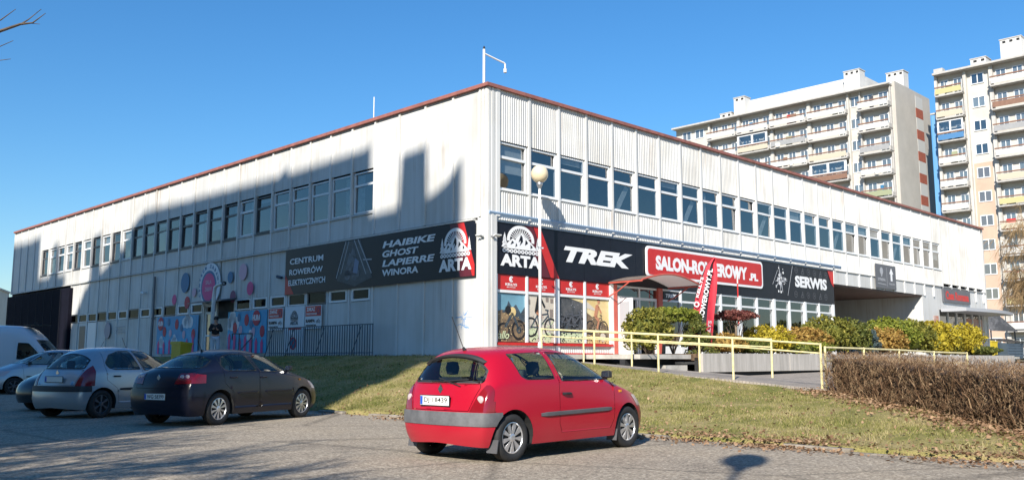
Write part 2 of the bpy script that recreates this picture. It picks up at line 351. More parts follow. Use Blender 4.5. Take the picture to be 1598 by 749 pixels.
# right front, upper floor
diagset = {4, 7, 11, 16, 21}
for k in range(31):
    win = k <= 25
    rib = k < 31
    if win:
        panelR(k, 8.47, ZT, cpm); panelR(k, 5.80 if k < 17 else 5.78, 6.78, cpm)
        add_window('R', XR[k], 6.84, False, 'diag' if k in diagset else ('blind' if k in (19, 22, 23, 24, 25) else wr.choice([None, None, 'curtain', 'blind'])))
        box_obj('sill', (XR[k] + .06, XR[k] + 1.44, -.05, .12, 6.785, 6.825), MATS['frame_white'], bld)
    else:
        panelR(k, 5.98, ZT, cpm)
    if 16 <= k <= 23: panelR(k, 5.08, 5.765, flp)
pil = MB().box(-.05, .05, -.055, .16, 0, 1); pilm = mesh_from('pilaster', pil.v, pil.f, MATS['pilaster'])
for k in range(32):
    inst('pilaster', pilm, bld, (XR[k], 0, 5.9 if k < 17 else 5.07), sc=(1 if k else 1.6, 1, ZT - (5.9 if k < 17 else 5.07) - .002 * (k % 2)))
# left front, upper floor
mark = names()
darkset = {9, 11, 12, 13, 14, 15, 16, 17, 18, 20, 22, 24, 28}
for k in range(33):
    if 4 <= k <= 28:
        panelL(k, 8.43, ZT, flm); panelL(k, 5.86, 6.66, flm)
        add_window('L', YL[k], 6.76, k in darkset, wr.choice([None, 'curtain', 'blind']) if k not in (19, 21, 23) else 'blind')
        box_obj('sill', (-.05, .12, YL[k] + .06, YL[k] + 1.43, 6.67, 6.72), MATS['frame_dark' if k in darkset else 'panel'], bld)
    else: panelL(k, 5.86, ZT, flp if k < 4 else flm)
pl2 = MB().box(-.06, .12, -.045, .045, 0, 1); pl2m = mesh_from('pilaster', pl2.v, pl2.f, MATS['pilaster'])
for k in range(34): inst('pilaster', pl2m, bld, (0, YL[k] if k else .03, 5.87), sc=(1, 1, ZT - 5.87 - .003))
left_shift(mark)
# corner column of ribbed sheet
cc = MB()
for i in range(3): cc.box(.27 + i*.14, .37 + i*.14, -.04 - .012*(i % 2), .3, .9, ZT - .004 - .001*i)
for i in range(2): cc.box(.225 - .01*(i % 2), .5, -.01 + i*.14, .10 + i*.14, .9, ZT - .008 - .001*i)
cc.box(.25, .68, -.03, .45, .9, ZT - .012)
cc.build('corner_column', MATS['pilaster'], bld)
# ledges between the storeys
mark = names()
box_obj('ledge', (-.11, .10, .3, YL[33], 5.775, 5.835), MATS['panel'], bld)
box_obj('ledge_shadow_gap', (-.02, .08, .4, YL[33], 5.835, 5.865), MATS['shadow_gap'], bld); left_shift(mark)
box_obj('ledge', (24.95, XR[31] + .4, -.06, .10, 5.765, 5.79), MATS['panel_plain'], bld)
# sloped flashing over the shop band
fl_ = MB(); fl_.prism([(.30, -.085, 6.03), (.30, -.085, 6.0), (.30, .07, 5.745), (.30, .22, 5.745), (.30, .22, 6.03)], (25.2, 0, 0)); fl_.build('flashing', MATS['flashing'], bld)
# coping and roof
cpg = MB(); L_R, L_L = XR[31] + .45, YL[33] + .3
cpg.box(.13, L_R + .1, -.13, .4, ZT, ZT + .115); cpg.box(.13, .6, .401, L_L + .1, ZT, ZT + .115)
cpg.build('coping', MATS['coping'], bld)
box_obj('roof', (.4, L_R, .2, L_L, ZT - .15, ZT - .01), MATS['coping'], bld)
box_obj('end_wall', (L_R, L_R + .2, .0, L_L, .5, ZT - .004), MATS['panel_plain'], bld)
box_obj('end_wall', (.35, L_R - .01, L_L, L_L + .2, .5, ZT - .004), MATS['panel'], bld)
# interior shell seen dimly through the glass
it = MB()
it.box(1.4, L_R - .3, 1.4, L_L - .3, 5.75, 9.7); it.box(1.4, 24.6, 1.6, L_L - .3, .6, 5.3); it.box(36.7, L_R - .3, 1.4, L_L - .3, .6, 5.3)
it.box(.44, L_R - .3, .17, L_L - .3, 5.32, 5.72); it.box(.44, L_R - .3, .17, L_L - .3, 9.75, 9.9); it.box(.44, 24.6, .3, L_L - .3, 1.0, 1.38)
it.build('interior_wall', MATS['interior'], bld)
# passage through the ground floor
ps = MB(); ps.box(24.9, 36.4, .06, 14, 5.0, 5.07); ps.build('passage_soffit', MATS['soffit'], bld)
for i in range(8):
    a = 24.95 + i * 1.43; box_obj('passage_panel', (a, a + 1.40, 7.0, 7.05, 1.2, 4.98), MATS['sign_grey'], bld)
box_obj('passage_wall', (24.72, 24.9, .3, 7.1, 1.2, 4.99), MATS['panel'], bld); box_obj('passage_wall', (36.4, 36.55, .1, 7.1, 1.2, 4.99), MATS['panel_plain'], bld)
box_obj('passage_floor', (24.9, 36.4, -1, 7, 1.3, 1.4), MATS['concrete'], bld)
# left front, ground floor
mark = names()
door_k = {11, 12}
for k in range(25):
    if k < 4: panelL(k, 1.36, 5.77, flp)
    elif k in door_k: panelL(k, 3.96, 5.77, flm)
    else:
        panelL(k, 3.93, 5.77, flm)
        if k not in (22, 23): panelL(k, 1.36, 3.40, flm)
        if k == 23: panelL(k, 1.36, 3.40, flp)
        wd = MB(); wh = k in (4, 5, 8, 9, 13, 14, 16, 17, 19)
        w0 = .09 if not wh else .16; y0 = YL[k] + w0; y1 = YL[k] + 1.497 - w0; t = .05 if not wh else .08
        wd.box(-.03, .06, y0, y1, 3.42, 3.42 + t); wd.box(-.03, .06, y0, y1, 3.91 - t, 3.91); wd.box(-.03, .06, y0, y0 + t, 3.42 + t, 3.91 - t); wd.box(-.03, .06, y1 - t, y1, 3.42 + t, 3.91 - t)
        w_ = wd.build('window', MATS['frame_white' if wh or k % 3 else 'frame_dark'], bld)
        q = MB(); q.add([(.01, y1 - t, 3.42 + t), (.01, y0 + t, 3.42 + t), (.01, y0 + t, 3.91 - t), (.01, y1 - t, 3.91 - t)], [(0, 1, 2, 3)]); q.build('pane', MATS['pane_dark'], w_)
        if wh: box_obj('jamb', (-.01, .05, YL[k] + .05, y0 - .001, 3.405, 3.925), MATS['panel_plain'], bld); box_obj('jamb', (-.01, .05, y1 + .001, YL[k] + 1.45, 3.405, 3.925), MATS['panel_plain'], bld)
for k in range(26):
    if k == 12: continue
    inst('pilaster', pl2m, bld, (.012, YL[k] if k else .03, 1.30), sc=(.9, .9, 5.765 - 1.30))
nv = MB(); nv.box(-.22, .1, YL[25] - .3, L_L - .2, .4, 5.60); nv.build('navy_cladding', MATS['navy_cladding'], bld)
for i in range(8): box_obj('cladding_joint', (-.235, -.221, YL[25] + 1.2 + i*1.5, YL[25] + 1.24 + i*1.5, .4, 5.59), MATS['shadow_gap'], bld)
# children's centre entrance
y0, y1 = YL[11] + .05, YL[13] - .05
box_obj('door_reveal', (.35, .45, y0, y1, 1.36, 3.95), MATS['interior'], bld)
df = MB(); df.box(.02, .10, y1 - .1, y1, 1.38, 3.9); df.box(.02, .10, y1 - 1.15, y1 - 1.05, 1.38, 3.9); df.box(.02, .10, y1 - 1.05, y1 - .1, 3.35, 3.45); df.box(.02, .10, y1 - 1.05, y1 - .1, 1.38, 1.55); df.box(.02, .10, y1 - 1.05, y1 - .1, 2.3, 2.38)
dd = df.build('door', MATS['frame_white'], bld); q = MB(); q.add([(.06, y1-.1, 1.5), (.06, y1-1.05, 1.5), (.06, y1-1.05, 3.4), (.06, y1-.1, 3.4)], [(0, 1, 2, 3)]); q.build('pane', MATS['pane_glass'], dd)
box_obj('door', (-.02, .05, y0 + .02, y0 + 1.5, 1.38, 3.1), MATS['concrete_pale'], bld)
aw = MB(); aw.prism([(-.02, y0 - .2, 4.0), (-.75, y0 - .2, 3.86), (-.75, y0 - .2, 3.82), (-.02, y0 - .2, 3.92)], (0, 3.4, 0)); aw.build('awning', MATS['sign_grey'], bld)
# white service doors further left
for k, m_ in ((22, 'frame_white'), (23, 'panel_plain')):
    d_ = box_obj('door', (-.01, .05, YL[k] + .1, YL[k] + 1.4, 1.36, 3.38), MATS[m_], bld)
    if k == 23: box_obj('pane', (-.016, -.011, YL[k] + .25, YL[k] + 1.2, 1.5, 3.2), MATS['frame_dark'], d_)
left_shift(mark)
# ------------------------------------------------------------ flat print helpers
class Flat:
    def __init__(s, M, parent): s.M = M; s.p = parent; s.n = 0
    def poly(s, name, polys, m, layer=1, th=.0025, parent=None):
        b = MB()
        for pts in polys: b.prism([(x, y, layer*.003) for x, y in pts], (0, 0, th))
        me = mesh_from(name, b.v, b.f, MATS[m] if isinstance(m, str) else m); me.transform(s.M); return tag(link(bpy.data.objects.new(name, me), parent or s.p), kind='stuff' if len(polys) > 1 else None)
    def text(s, name, txt, x, y, w, h, m, layer=2, bold=.0, shear=0):
        return text_obj(name, txt, 1, MATS[m], s.p, s.M @ Matrix.Translation((x, y, layer*.003)), bold=bold, shear=shear, depth=.0015, fit=(w, h))
def circ(cx, cy, r, n=20, ry=None, a0=0, a1=2*math.pi):
    ry = ry or r; full = abs(a1 - a0) > 6.28; m = n if full else n + 1
    return [(cx + r*math.cos(a0 + (a1-a0)*k/n), cy + ry*math.sin(a0 + (a1-a0)*k/n)) for k in range(m)]
def ring(cx, cy, r0, r1, n=24, a0=0, a1=2*math.pi):
    out = []
    for k in range(n):
        a = a0 + (a1-a0)*k/n; b = a0 + (a1-a0)*(k+1)/n
        out.append([(cx+r0*math.cos(a), cy+r0*math.sin(a)), (cx+r1*math.cos(a), cy+r1*math.sin(a)), (cx+r1*math.cos(b), cy+r1*math.sin(b)), (cx+r0*math.cos(b), cy+r0*math.sin(b))])
    return out
def bar(x0, y0, x1, y1, w):
    d = Vector((x1-x0, y1-y0)); n = Vector((-d.y, d.x)).normalized() * w/2
    return [(x0+n.x, y0+n.y), (x0-n.x, y0-n.y), (x1-n.x, y1-n.y), (x1+n.x, y1+n.y)]
def sub(p, x, y, s, sy=1): return [[(x + a*s, y + b*s*sy) for a, b in q] for q in p]
def arta_logo(F, x, y, w, m='sign_white', cut='sign_black', layer=3, sy=1):
    """sprocket over mountains with firs and a chain, name below; w = width"""
    sp = ring(.5, .62, .27, .34, 26, -.1, math.pi + .1) + [bar(.5 + .1*math.cos(a), .62 + .1*math.sin(a), .5 + .27*math.cos(a), .62 + .27*math.sin(a), .018) for a in np.linspace(.3, math.pi - .3, 13)]
    F.poly('emblem', sub(sp, x, y, w, sy), m, layer)
    mt = [[(.08, .46), (.30, .66), (.36, .62), (.52, .80), (.60, .70), (.66, .68), (.92, .44), (.92, .42), (.08, .42)]]
    F.poly('emblem', sub(mt, x, y, w, sy), m, layer + 1)
    cr = [[(.28, .60), (.24, .50), (.33, .56)], [(.50, .76), (.44, .58), (.50, .62), (.47, .50), (.55, .60), (.54, .70)], [(.62, .66), (.60, .52), (.68, .58)], [(.74, .56), (.74, .46), (.80, .50)], [(.38, .56), (.36, .46), (.41, .50)]]
    F.poly('emblem', sub(cr, x, y, w, sy), cut, layer + 2)
    fir = []
    for fx, fs in ((.10, 1), (.93, .8)):
        for j in range(3): fir.append([(fx - .075*fs*(1-.22*j), .44 + .085*j*fs), (fx + .075*fs*(1-.22*j), .44 + .085*j*fs), (fx, .60 + .085*j*fs)])
    F.poly('emblem', sub(fir, x, y, w, sy), m, layer + 1)
    ch = []
    for i in range(10): ch += ring(.09 + i*.091, .365, .018, .045, 10)
    F.poly('emblem', sub(ch, x, y, w, sy), m, layer + 1)
    F.text('lettering', 'ARTA', x, y + .02*w*sy, w, .27*w*sy, m, layer + 1, bold=.05)

# ------------------------------------------------------------ right front, ground floor
for k in (0, 2, 4): box_obj('post', (XR[k] - .09, XR[k] + .09, .06, .30, 1.40, 4.02), MATS['frame_white'], bld)
for k in (1, 3): box_obj('mullion', (XR[k] - .05, XR[k] + .05, .09, .25, 1.80, 4.02), MATS['frame_white'], bld)
for k in range(4):
    a, b = XR[k] + (.092 if k % 2 == 0 else .052), XR[k+1] - (.052 if k % 2 == 0 else .092)
    box_obj('transom', (a, b, .10, .22, 3.42, 3.51), MATS['frame_white'], bld)
    box_obj('window_board', (a, b, .16, .20, 1.80, 3.41), MATS['shadow_gap'], bld)
box_obj('window_sill', (XR[0] - .1, XR[4], .02, .3, 1.70, 1.79), MATS['sign_red'], bld)
cp2 = corr(XR[4] - XR[0], 1.46, 1.70, 60); me = mesh_from('plinth', cp2.v, cp2.f, MATS['panel_plain']); inst('plinth', me, bld, (XR[0], .12, 0))
box_obj('plinth_strip', (XR[0] - .1, XR[4], .04, .3, 1.38, 1.46), MATS['sign_red'], bld)
# entrance bay
mat('red_post', (.52, .10, .07), .5, var=.15)
box_obj('post', (XR[4] + .1, XR[4] + .3, .05, .3, 1.40, 4.02), MATS['red_post'], bld); box_obj('post', (XR[6] - .12, XR[6] + .16, .04, .3, 1.40, 4.02), MATS['red_post'], bld)
e = MB(); x0, x1 = XR[4] + .31, XR[6] - .13
e.box(x0, x1, .12, .22, 3.93, 4.01); e.box(x0, x1, .12, .22, 3.50, 3.60)
for xx in (x0, x0 + 1.28, x0 + 1.42, x1 - .08): e.box(xx, xx + .08, .125, .215, 1.40, 3.5 if xx != x0 + 1.42 else 3.93)
e.box(x0 + 1.5, x1 - .08, .13, .21, 2.0, 2.07); ef = e.build('entrance_frame', MATS['frame_white'], bld)
q = MB(); q.add([(x0 + 1.5, .17, 1.45), (x1 - .08, .17, 1.45), (x1 - .08, .17, 3.5), (x0 + 1.5, .17, 3.5)], [(0,1,2,3)]); q.add([(x0, .17, 3.6), (x1, .17, 3.6), (x1, .17, 3.93), (x0, .17, 3.93)], [(0,1,2,3)]); q.build('pane', MATS['shop_glass'], ef)
lf = MB(); lf.box(-.02, .03, 0, .72, 0, 2.08); d_ = lf.build('door_leaf', MATS['frame_white'], bld); d_.location = (x0 + .1, .12, 1.42); d_.rotation_euler = (0, 0, R(178))
box_obj('panel', (.031, .036, .12, .6, .15, .9), MATS['panel_plain'], d_); box_obj('pane', (.031, .036, .12, .6, 1.05, 1.95), MATS['sign_lgrey'], d_)
# barrel canopy over the door
cn = MB(); cx0, cx1, n = 6.55, 10.3, 14; top = []
for off in (-.15, 1.45):
    for k in range(n + 1):
        t = k / n; top.append((cx0 + (cx1 - cx0) * t, -off, 4.10 + .30 * math.sin(math.pi * t)))
cn.v = top; cn.f = [(k, k+1, n+1+k+1, n+1+k) for k in range(n)]
cs_ = mat('canopy_sheet', (.42, .35, .31), .35, var=.12); tn = cs_.node_tree; tl0 = tn.nodes.new('ShaderNodeBsdfTranslucent'); tl0.inputs[0].default_value = (.48, .40, .35, 1); mx0 = tn.nodes.new('ShaderNodeMixShader'); mx0.inputs[0].default_value = .6
tn.links.new(tn.nodes['Principled BSDF'].outputs[0], mx0.inputs[1]); tn.links.new(tl0.outputs[0], mx0.inputs[2]); tn.links.new(mx0.outputs[0], tn.nodes['Material Output'].inputs[0]); cn.build('canopy_sheet', cs_, bld)
ce = MB(); ce.tube([(cx0 + (cx1-cx0)*k/n, -1.46, 4.09 + .30*math.sin(math.pi*k/n)) for k in range(n+1)], .035, 6)
for xx in (cx0, cx1): ce.tube([(xx, -1.46, 4.05), (xx, .1, 4.05)], .03, 6); ce.tube([(xx, -.9, 4.05), (xx, -.3, 3.7), (xx, .1, 3.55)], .025, 6)
ce.build('canopy_frame', MATS['red_post'], bld)
# glazed bays
for k in range(6, 17):
    w = .09 if k % 2 == 0 else .05
    if k > 6: box_obj('post' if k % 2 == 0 else 'mullion', (XR[k] - w, XR[k] + w, .06 if k % 2 == 0 else .09, .28, 1.40, 4.02), MATS['frame_white'], bld)
    if k < 16:
        a, b = XR[k] + (.17 if k == 6 else w + .002), XR[k+1] - (.052 if k % 2 == 0 else .092)
        f_ = box_obj('transom', (a, b, .12, .2, 3.52, 3.60), MATS['frame_white'], bld); box_obj('head_rail', (a, b, .12, .2, 3.95, 4.02), MATS['frame_white'], bld); box_obj('sill_panel', (a, b, .10, .24, 1.40, 1.75), MATS['frame_white'], bld)
        for z0, z1 in ((1.75, 3.52), (3.6, 3.95)):
            q = MB(); q.add([(a, .17, z0), (b, .17, z0), (b, .17, z1), (a, .17, z1)], [(0,1,2,3)]); q.build('pane', MATS['shop_glass'], f_)
# goods standing in the windows: simple upright bicycles
def bicycle(loc, rz, cm, label):
    t = thing('bicycle', loc, rz, label, 'bicycle', 'bicycles in the shop window')
    for wx in (-.52, .52):
        b = MB(); b.tube([(wx + .34*math.cos(a), 0, .36 + .34*math.sin(a)) for a in np.linspace(0, 2*math.pi, 19)], .022, 5, False); w_ = b.build('wheel', MATS['rubber'], t)
        b = MB()
        for a in np.linspace(0, math.pi, 5)[:-1]: b.tube([(wx - .33*math.cos(a), 0, .36 - .33*math.sin(a)), (wx + .33*math.cos(a), 0, .36 + .33*math.sin(a))], .004, 3, False)
        b.build('spokes', MATS['steel'], w_)
    b = MB(); 
    for p, q_ in (((-.52, .36), (-.12, .36)), ((-.12, .36), (-.25, .85)), ((-.12, .36), (.38, .80)), ((-.22, .76), (.36, .86)), ((-.52, .36), (-.22, .76)), ((.34, .92), (.52, .36))): b.tube([(p[0], 0, p[1]), (q_[0], 0, q_[1])], .02, 5)
    b.build('frame', MATS[cm], t)
    b = MB(); b.tube([(.33, 0, .92), (.32, 0, 1.02)], .015, 5); b.tube([(.30, -.3, 1.03), (.34, 0, 1.02), (.30, .3, 1.03)], .014, 5); b.build('handlebar', MATS['black_plastic'], t)
    b = MB(); b.tube([(-.25, 0, .85), (-.27, 0, .95)], .013, 5); b.prism([(-.4, -.07, .95), (-.4, .07, .95), (-.14, .02, .95), (-.14, -.02, .95)], (0, 0, .04)); b.build('saddle', MATS['black_plastic'], t)
for i, (x, cm) in enumerate(((12.6, 'sign_dred'), (15.9, 'steel_dark'), (18.8, 'sign_lgrey'), (21.8, 'sign_red'))):
    bicycle(W(x, .9, 1.40), ROT + .25, cm, ('dark red', 'dark blue', 'pale grey', 'bright red')[i] + ' bicycle standing behind the shop window glass')

# ------------------------------------------------------------ big sign band on the right front
sg = thing('shop_sign', W(0, 0), ROT, 'long black sign band with logo and lettering above the right front shop windows', 'sign')
pb = MB().box(.004, 1.496, .08, .145, 4.03, 5.80); pm = mesh_from('sign_panel', pb.v, pb.f, MATS['sign_black'])
for i in range(16): inst('sign_panel', pm, sg, (.62 + i * 1.515, wr.uniform(-.003, .003), 0), sc=(1.01, 1, 1))
F = Flat(frame_R(0, 0, -.073), sg)
arta_logo(F, .92, 4.27, 1.92, sy=.78)
F.poly('stripe', [[(2.46, 5.80), (2.80, 5.80), (3.80, 4.04), (3.36, 4.04)]], 'sign_red', 2)
F.poly('stripe', [[(2.05, 5.80), (2.44, 5.80), (3.34, 4.04), (2.9, 4.04)]], 'sign_dred', 1)
F.text('lettering', 'TREK', 4.05, 4.66, 3.95, .56, 'sign_white', 2, bold=.055, shear=.28)
# burst picture and spare part outlines
br = random.Random(5); sh = []
for i in range(16):
    a = br.uniform(0, 6.28); l = br.uniform(.25, .75); c = (19.35, 5.0)
    sh.append([(c[0] + .1*math.cos(a+1.4), c[1] + .1*math.sin(a+1.4)), (c[0] + l*math.cos(a), c[1] + l*math.sin(a)*.95), (c[0] + .08*math.cos(a-1), c[1] + .08*math.sin(a-1))])
F.poly('picture', sh, 'sign_lgrey', 2)
sh = [];
for i in range(26):
    a = br.uniform(0, 6.28); l = br.uniform(.1, .6); r = br.uniform(.02, .07); sh.append(circ(19.35 + l*math.cos(a), 4.95 + l*math.sin(a), r, 5))
F.poly('picture', sh, 'sign_white', 3); F.poly('picture', [bar(20.55, 5.7, 20.0, 4.25, .035), bar(18.6, 4.7, 19.1, 5.4, .03)], 'sign_lgrey', 2)
ol = []
for i, (x, y) in enumerate([(20.9 + .62*j, 5.52 - .01*j) for j in range(6)] + [(20.8 + .62*j, 4.35) for j in range(6)]):
    ol += ring(x, y, .13, .155, 12) if i % 3 != 1 else [bar(x-.12, y-.14, x+.05, y+.16, .025), bar(x+.05, y+.16, x+.17, y-.12, .025), bar(x-.12, y-.14, x+.17, y-.12, .025)]
    ol.append(circ(x, y, .045, 7))
F.poly('picture', ol, 'sign_grey', 1)
F.poly('stripe', [[(24.15, 5.8), (24.82, 5.8), (24.82, 4.9), (24.55, 5.1)]], 'sign_red', 2)
F.text('lettering', 'SERWIS', 20.75, 4.70, 3.3, .56, 'sign_white', 3, bold=.05)
# red name plate in front of the band
np_ = thing('name_plate', W(0, 0), ROT, 'wide red plate with rounded white border and large white shop name on the black band', 'sign')
def rrect(x0, x1, y0, y1, r, n=5):
    out = []
    for cx, cy, a in ((x1-r, y1-r, 0), (x0+r, y1-r, math.pi/2), (x0+r, y0+r, math.pi), (x1-r, y0+r, 1.5*math.pi)):
        out += [(cx + r*math.cos(a + math.pi/2*k/n), cy + r*math.sin(a + math.pi/2*k/n)) for k in range(n+1)]
    return out
F = Flat(frame_R(0, 0, -.05), np_)
F.poly('border', [rrect(8.78, 17.62, 4.43, 5.66, .2)], 'sign_white', 0, .045); F.poly('plate', [rrect(8.88, 17.52, 4.53, 5.56, .15)], 'sign_red', 16)
F.text('lettering', 'SALON-ROWEROWY', 9.4, 4.74, 6.85, .58, 'sign_white', 18, bold=.055); F.text('lettering', '.PL', 16.4, 4.74, .78, .34, 'sign_white', 18, bold=.055)

# red header boards over the posters, posters
mat('print_beige', (.62, .55, .45), .5, var=.12, vscale=1.5); mat('print_gold', (.62, .42, .14), .5, col2=(.75, .62, .34), vscale=1.2); mat('print_rock', (.09, .065, .05), .5, col2=(.28, .19, .10), vscale=4)
mat('print_sky', (.16, .33, .42), .45, var=.2, vscale=.8); mat('print_mount', (.05, .07, .09), .5, var=.4, vscale=3); mat('print_dark', (.035, .04, .045), .5, col2=(.10, .10, .10), vscale=3); mat('print_skin', (.5, .22, .12), .6); mat('print_black', (.012, .012, .014), .5)
mat('print_lime', (.55, .62, .38), .5); mat('print_window', (.25, .2, .17), .5)
def bike2(F, cx, cy, s, m='print_black', fm='sign_lgrey'):
    F.poly('picture', [p for wx in (-.52, .52) for p in ring(cx + wx*s, cy, .29*s, .36*s, 20)], m, 3)
    F.poly('picture', [bar(cx + wx*s - .29*s*math.cos(a), cy - .29*s*math.sin(a), cx + wx*s + .29*s*math.cos(a), cy + .29*s*math.sin(a), .008) for wx in (-.52, .52) for a in np.linspace(0, 2.6, 6)], fm, 2)
    F.poly('picture', [bar(cx + a*s, cy + b*s, cx + c*s, cy + d*s, .05*s) for a, b, c, d in ((-.52, 0, -.1, 0), (-.1, 0, -.22, .5), (-.1, 0, .36, .42), (-.2, .42, .36, .5), (-.52, 0, -.2, .42), (.33, .6, .52, 0), (.22, .64, .4, .62), (-.32, .53, -.12, .53))], fm if m == 'print_black' else m, 4)
def rider2(F, cx, cy, s, top, leg='print_skin'):
    F.poly('picture', [[(cx-.25*s, cy+.5*s), (cx-.05*s, cy+.45*s), (cx+.12*s, cy+.95*s), (cx+.05*s, cy+1.08*s), (cx-.12*s, cy+1.02*s)], bar(cx+.06*s, cy+.98*s, cx+.28*s, cy+.66*s, .09*s)], top, 5)
    F.poly('picture', [bar(cx-.14*s, cy+.5*s, cx+.10*s, cy+.32*s, .15*s), bar(cx+.10*s, cy+.34*s, cx-.03*s, cy-.06*s, .10*s)], leg, 5)
    F.poly('picture', [circ(cx+.10*s, cy+1.18*s, .09*s, 12)], 'print_skin', 5); F.poly('picture', [circ(cx+.10*s, cy+1.23*s, .105*s, 10, a0=0, a1=math.pi)], 'print_black', 6)
def blotch(F, x0, x1, y0, y1, n, m, layer, smin=.015, smax=.06, seed=0):
    g_ = random.Random(seed); out = []
    for i in range(n):
        r = g_.uniform(smin, smax); cx = g_.uniform(x0 + r, x1 - r); cy = g_.uniform(y0 + r, y1 - r); a = g_.uniform(0, 3); out.append([(cx + r*math.cos(a + q)*g_.uniform(.5, 1), cy + r*math.sin(a + q)*g_.uniform(.4, .9)) for q in (0, 1.1, 2.2, 3.3, 4.5, 5.5)])
    F.poly('picture', out, m, layer)
hdr = []
for k in range(4):
    a, b = XR[k] + (.1 if k % 2 == 0 else .06), XR[k+1] - (.06 if k % 2 == 0 else .1)
    nm = ('nearest the building corner', 'second from the building corner', 'third from the building corner', 'next to the entrance')[k]
    t = thing('header_board', W(0, 0), ROT, 'red header board with white round logo above the poster ' + nm, 'sign', 'red header boards')
    F = Flat(frame_R(0, 0, -.155), t); F.poly('board', [[(a, 3.52), (b, 3.52), (b, 4.02), (a, 4.02)]], 'sign_red', 0, .03)
    cx = (a + b) / 2; F.poly('emblem', ring(cx, 3.88, .06, .10, 16, .6, 5.6) + [circ(cx - .02, 3.88, .05, 8)], 'sign_white', 12)
    F.text('lettering', 'KELLYS', cx - .27, 3.66, .54, .085, 'sign_white', 12, bold=.03); F.text('lettering', 'BICYCLES', cx - .2, 3.59, .4, .04, 'sign_white', 12)
    desc = ('blue sky and rocks poster with close mountain bike', 'pale wall poster with dark-clad cyclist riding', 'dark grey poster with several bicycles', 'golden hillside poster with orange-shirted cyclist')[k]
    t = thing('window_poster', W(0, 0), ROT, desc + ' in the shop window', 'poster', 'window posters')
    z0, z1 = 1.81, 3.40; F = Flat(frame_R(0, 0, -.155), t); x_ = lambda u: a + (b - a) * u; z_ = lambda v: z0 + (z1 - z0) * v
    def rect(u0, u1, v0, v1): return [(x_(u0), z_(v0)), (x_(u1), z_(v0)), (x_(u1), z_(v1)), (x_(u0), z_(v1))]
    F.poly('sheet', [rect(0, 1, 0, 1)], ('print_sky', 'print_beige', 'print_dark', 'print_gold')[k], 0, .004)
    blotch(F, x_(.0), x_(1), z_(0), z_(.5), 60, ('print_rock', 'print_lime', 'print_mount', 'print_rock')[k], 3 if k else 6, seed=k); blotch(F, x_(.0), x_(1), z_(0), z_(.6 if k != 2 else 1), 50, ('print_gold', 'print_window', 'sign_lgrey', 'print_beige')[k], 4 if k else 7, .008, .03, seed=k+9)
    blotch(F, x_(.0), x_(1), z_(0), z_(.5 if k != 1 else .2), 40, 'print_black', 4 if k else 8, .01, .05, seed=k+20)
    if k == 0:
        F.poly('picture', [[(x_(.25), z_(.5)), (x_(.42), z_(.85)), (x_(.55), z_(.7)), (x_(.68), z_(.78)), (x_(.85), z_(.6)), (x_(1), z_(.74)), (x_(1), z_(.3)), (x_(.1), z_(.3))]], 'print_mount', 4)
        F.poly('picture', [[(x_(0), z_(.62)), (x_(.2), z_(.66)), (x_(.5), z_(.58)), (x_(.75), z_(.5)), (x_(1), z_(.4)), (x_(1), z_(0)), (x_(0), z_(0))]], 'print_rock', 5)
        F.poly('picture', [p for c in ((.78, .25, .36), (.25, .22, .3)) for p in ring(x_(c[0]), z_(c[1]), c[2]*.72, c[2]*.95, 22)], 'print_black', 6)
        F.poly('picture', ring(x_(.78), z_(.25), .06, .12, 12) + [bar(x_(.3), z_(.3), x_(.55), z_(.6), .1), bar(x_(.55), z_(.6), x_(.78), z_(.25), .09), bar(x_(.2), z_(.62), x_(.5), z_(.66), .08)], 'print_mount', 7)
        F.poly('picture', [circ(x_(.55), z_(.62), .17, 12)], 'print_gold', 7); F.poly('picture', [circ(x_(.40), z_(.66), .14, 12)], 'print_black', 8)
        F.text('lettering', 'allo', x_(.06), z_(.06), .5, .26, 'print_lime', 9, bold=.01, shear=.3)
    elif k == 1:
        F.poly('picture', [rect(.83, .95, .55, .72), rect(.68, .78, .88, .97), rect(.85, .96, .86, .95), rect(.02, .10, .8, .9)], 'print_window', 4)
        bike2(F, x_(.5), z_(.32), .95, 'print_black', 'print_mount'); rider2(F, x_(.44), z_(.36), .95, 'print_black')
        F.poly('picture', [circ(x_(.2), z_(.15), .25, 9), circ(x_(.75), z_(.1), .2, 9)], 'print_lime', 2)
    elif k == 2:
        F.poly('picture', [[(x_(.4), z_(1)), (x_(1), z_(.9)), (x_(1), z_(1))]], 'print_gold', 4); F.poly('picture', [rect(0, 1, 0, .22)], 'print_lime', 2)
        bike2(F, x_(.40), z_(.46), .6, 'print_black', 'sign_grey'); bike2(F, x_(.66), z_(.4), .75, 'print_black', 'sign_grey')
    else:
        F.poly('picture', [[(x_(0), z_(.72)), (x_(.4), z_(.55)), (x_(.75), z_(.48)), (x_(1), z_(.33)), (x_(1), z_(.12)), (x_(0), z_(.2))]], 'print_rock', 2); F.poly('picture', [[(x_(0), z_(.97)), (x_(.55), z_(.72)), (x_(0), z_(.8))]], 'print_beige', 3)
        bike2(F, x_(.48), z_(.36), .72, 'print_black', 'print_rock'); rider2(F, x_(.5), z_(.36), .8, 'print_skin'); F.poly('picture', [circ(x_(.72), z_(.14), .16, 10)], 'print_beige', 5)
t = thing('window_sign', W(0, 0), ROT, 'small black sign with white lettering inside the window right of the entrance', 'sign')
F = Flat(frame_R(0, 0, -.15), t); F.poly('board', [[(10.05, 3.6), (11.1, 3.6), (11.1, 3.94), (10.05, 3.94)]], 'sign_black', 0, .01); F.text('lettering', 'TREK', 10.2, 3.69, .75, .15, 'sign_white', 5, bold=.05, shear=.25)

